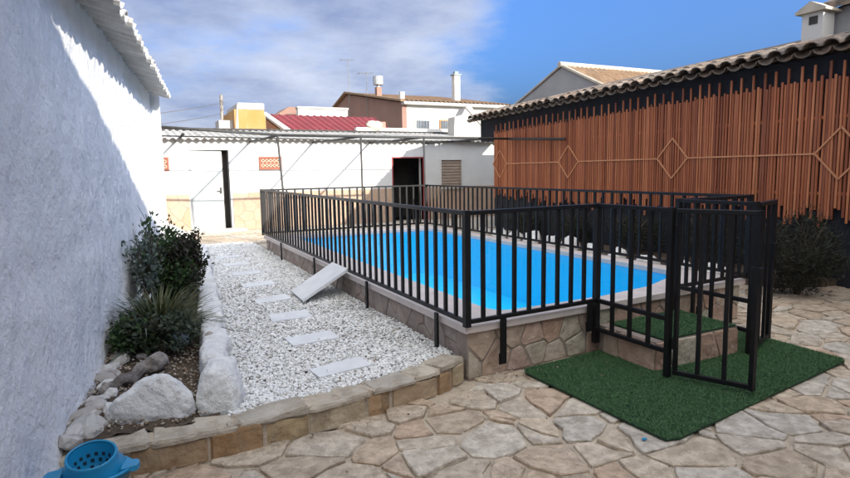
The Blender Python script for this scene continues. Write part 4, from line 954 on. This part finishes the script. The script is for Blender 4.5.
MB().add([(-.20, -.03, 3.02), (.02, -.03, 3.02), (-.05, 3.52, 3.97), (-.27, 3.52, 3.97), (-.20, -.03, 3.12), (.02, -.03, 3.12), (-.05, 3.52, 4.03), (-.27, 3.52, 4.03)],
    [(3, 2, 1, 0), (4, 5, 6, 7), (0, 1, 5, 4), (1, 2, 6, 5), (2, 3, 7, 6), (3, 0, 4, 7)]).build('verge', 'white_render', RR)
MB().box(3.25, 3.5, -.25, -.02, 2.6, 3.42).build('flue', 'pink_brick', RR)
WPp = thing('white_parapet', 'long white parapet wall showing above the red metal roof', 'wall', (7.8, 26, 0)); MB().box(-1.05, 1.25, 0, .3, 0, 4.42).build('wall', 'white_render', WPp); MB().box(-1.09, 1.29, -.05, .34, 4.421, 4.52, bev=.02).build('coping', 'pale_concrete', WPp)
dk = thing('dark_hut', 'dark rooftop hut end beside the white parapet', 'hut', (6.4, 27, 0)); MB().prism([(-.4, 0), (1, 0), (1, 4.6), (.2, 4.6), (-.4, 4.2)], 'y', 0, 2).build('body', 'brown_render', dk)
# rubble chunk on the parapet
o = put('roof_boulder', rock_mesh('roof_boulder', .34, .2, .17, 140, 'stone_ridge', 3, .3, 1.6, 1), None, (7.35, 18.48, 3.12), (0, .1, 0)); tag(o, 'pale lump of masonry standing on the outbuilding parapet', 'masonry')
# brown house
BH = thing('brown_house', 'two storey house with brown gable wall, white front and tiled roof', 'house', (14.5, 32, 0))
RZ = 7.35; EZ = 5.62; BZ = 6.2
MB().prism([(0, 0), (14, 0), (14, 6.2), (9.6, RZ - .12), (0, EZ + .0)], 'x', 0, .3).build('gable_wall', 'brown_render', BH)
MB().box(.302, 7.2, .05, 13.9, 0, EZ - .06).build('wall', 'white_render', BH)
MB().box(-.02, 7.5, -.38, .1, EZ - .12, EZ + .06, bev=.03).build('cornice', 'white_render', BH)
tiled_plane('roof', (-.25, -.42, EZ + .09), (7.6, -.42, EZ + .09), (7.6, 9.6, RZ), (-.25, 9.6, RZ), 'old_tile', BH, .3)
tiled_plane('rear_roof', (-.25, 14.3, 6.1), (7.6, 14.3, 6.1), (7.6, 9.6, RZ), (-.25, 9.6, RZ), 'old_tile', BH, .3)
MB().prism([(-.4, EZ + .02), (-.4, EZ + .14), (9.6, RZ + .10), (14.3, 6.22), (14.3, 6.1), (9.6, RZ - .03)], 'x', -.25, -.02).build('verge', 'old_tile', BH)
for (x0, x1, z0, z1, fr) in ((.85, 1.85, 4.1, 4.68, 'white_render'), (2.5, 3.2, 4.1, 4.70, 'wood_frame')):
    w_ = MB().box(x0, x1, -.02, .06, z0 - .5, z1).build('window', fr, BH); MB().box(x0 + .07, x1 - .07, -.035, -.021, z0 - .45, z1 - .07).build('pane', 'skyline_glass', w_)
    for k in range(5): MB().box(x0 + .1 + k * (x1 - x0 - .2) / 4 - .012, x0 + .1 + k * (x1 - x0 - .2) / 4 + .012, -.07, -.05, z0 - .45, z1 - .08).build('grille_bar', 'pipe_grey', w_)
ch = MB().box(4.65, 5.05, 1.9, 2.3, 5.5, 7.75).build('chimney', 'white_render', BH); MB().box(4.58, 5.12, 1.83, 2.37, 7.751, 7.83).box(4.72, 4.98, 1.97, 2.23, 7.83, 8.0).build('chimney_cap', 'blue_stone', ch)
c2_ = MB().box(.3, .65, 4.6, 4.95, 6.2, 7.15).build('chimney', 'brown_render', BH); MB().tube([(.48, 4.78, 7.15), (.48, 4.78, 7.3), (.48, 4.78, 7.31), (.48, 4.78, 7.85)], [.12, .12, .34, .34], 14).build('vent_cowl', 'galvanised', c2_)
c3_ = MB().box(.25, .5, .7, .95, 5.5, 6.35).build('chimney', 'white_render', BH)
for (x, y_, h_, z0, lab) in ((-.02, 8.6, 3.2, 7.0, 'taller thin television aerial on the ridge of the brown house'), (.1, 5.4, 2.6, 6.2, 'shorter pale aerial mast beside the brown gable wall')):
    A_ = thing('aerial', lab, 'aerial', (14.5 + x - .2, 32 + y_, z0 - .6)); MB().tube([(0, 0, -1.5), (0, 0, h_)], .022, 6).build('mast', 'pipe_grey', A_); MB().tube([(-.6, 0, h_ - .15), (.5, .2, h_ - .05)], .014, 5).build('boom', 'pipe_grey', A_)
    for k in range(6): MB().tube([(-.55 + k * .19, -.3, h_ - .13 + k * .015), (-.55 + k * .19, .35, h_ - .13 + k * .015)], .009, 4).build('element', 'pipe_grey', A_)
    for k in (-1, 1): MB().tube([(-.5, 0, h_ - .14), (-.62 + k * .04, k * .25, h_ + .1 * k)], .010, 4).build('reflector', 'pipe_grey', A_)
# grey gable house on the right
GH = thing('grey_gable_house', 'plain grey gable with pale tiled roof showing over the slatted shed', 'house', (16, 16.6, 0))
MB().prism([(0, 0), (6.2, 0), (6.2, 4.45), (2.83, 5.72), (0, 4.42)], 'x', 0, .3).build('gable_wall', 'grey_render', GH)
MB().box(.302, 8, .1, 6.1, 0, 4.3).build('wall', 'white_render', GH)
tiled_plane('roof', (-.08, -.25, 4.36), (8, -.25, 4.36), (8, 2.83, 5.78), (-.08, 2.83, 5.78), 'old_tile', GH, .24)
tiled_plane('rear_roof', (-.08, 6.45, 4.42), (8, 6.45, 4.42), (8, 2.83, 5.78), (-.08, 2.83, 5.78), 'old_tile', GH, .24)
MB().tube([(-.14, 2.83, 5.82), (2, 2.83, 5.84), (5, 2.83, 5.83), (8, 2.83, 5.82)], [.12, .10, .11, .10], 8).build('ridge_cap', 'stone_ridge', GH)
MB().tube([(-.04, -.25, 4.38), (-.04, 1.3, 5.09), (-.04, 2.83, 5.80)], .075, 7).build('verge', 'stone_ridge', GH)
MB().tube([(-.04, 6.45, 4.42), (-.04, 4.6, 5.11), (-.04, 2.83, 5.80)], .05, 7).build('verge', 'concrete', GH)
# tall grey house with white chimney, far right
TG = thing('grey_house', 'tall grey rendered house wall at the top right corner', 'house', (10.75, 6.06, 0))
MB().prism([(0.0, 0), (8, 0), (8, 7), (0, 4.20)], 'y', -9, .0).build('wall', 'grey_render', TG)
MB().prism([(-.15, 4.19), (8.2, 7.10), (8.2, 7.24), (-.15, 4.30)], 'y', -9.1, .12).build('roof', 'terracotta', TG)
CHM = thing('white_chimney', 'white rendered chimney with dark vent opening beside the grey house', 'chimney', (10.5, 6.16, 0))
MB().box(-.16, .16, -.17, .17, 2.6, 4.12).build('stack', 'white_render', CHM); MB().box(-.17, -.163, -.09, .05, 3.93, 4.06).build('vent', 'dark_interior', CHM)
MB().prism([(-.25, 4.121), (.25, 4.121), (.25, 4.16), (0, 4.30), (-.25, 4.16)], 'x', -.24, .24).build('cap', 'stone_ridge', CHM)
SB = thing('roof_stub', 'small square masonry stub on the shed roof ridge', 'chimney stub', (11, 9.3, 3.0)); MB().box(-.14, .14, -.14, .14, 0, .74, bev=.015).build('stack', 'concrete', SB)
# utility pole and wires
UP = thing('utility_pole', 'weathered wooden utility pole rising behind the outbuilding roof', 'pole', (3.22, 24, 0)); MB().tube([(0, 0, 0), (.05, 0, 4.62)], [.09, .06], 9).build('pole', 'driftwood', UP)
for k, (z, e) in enumerate(((4.3, (-9, 22, 3.3)), (3.9, (-9, 21.5, 2.9)))):
    a_, b_ = Vector((3.22, 24, z)), Vector(e); ps_ = [a_.lerp(b_, i / 10) - Vector((0, 0, .5 * (1 - (2 * i / 10 - 1)**2))) for i in range(11)]
    o = MB().tube(ps_, .014, 4).build('overhead_wire', 'dark_pipe'); tag(o, ('upper' if k == 0 else 'lower') + ' overhead wire running left from the utility pole', 'wire')
print('stones', nst, len(stones))
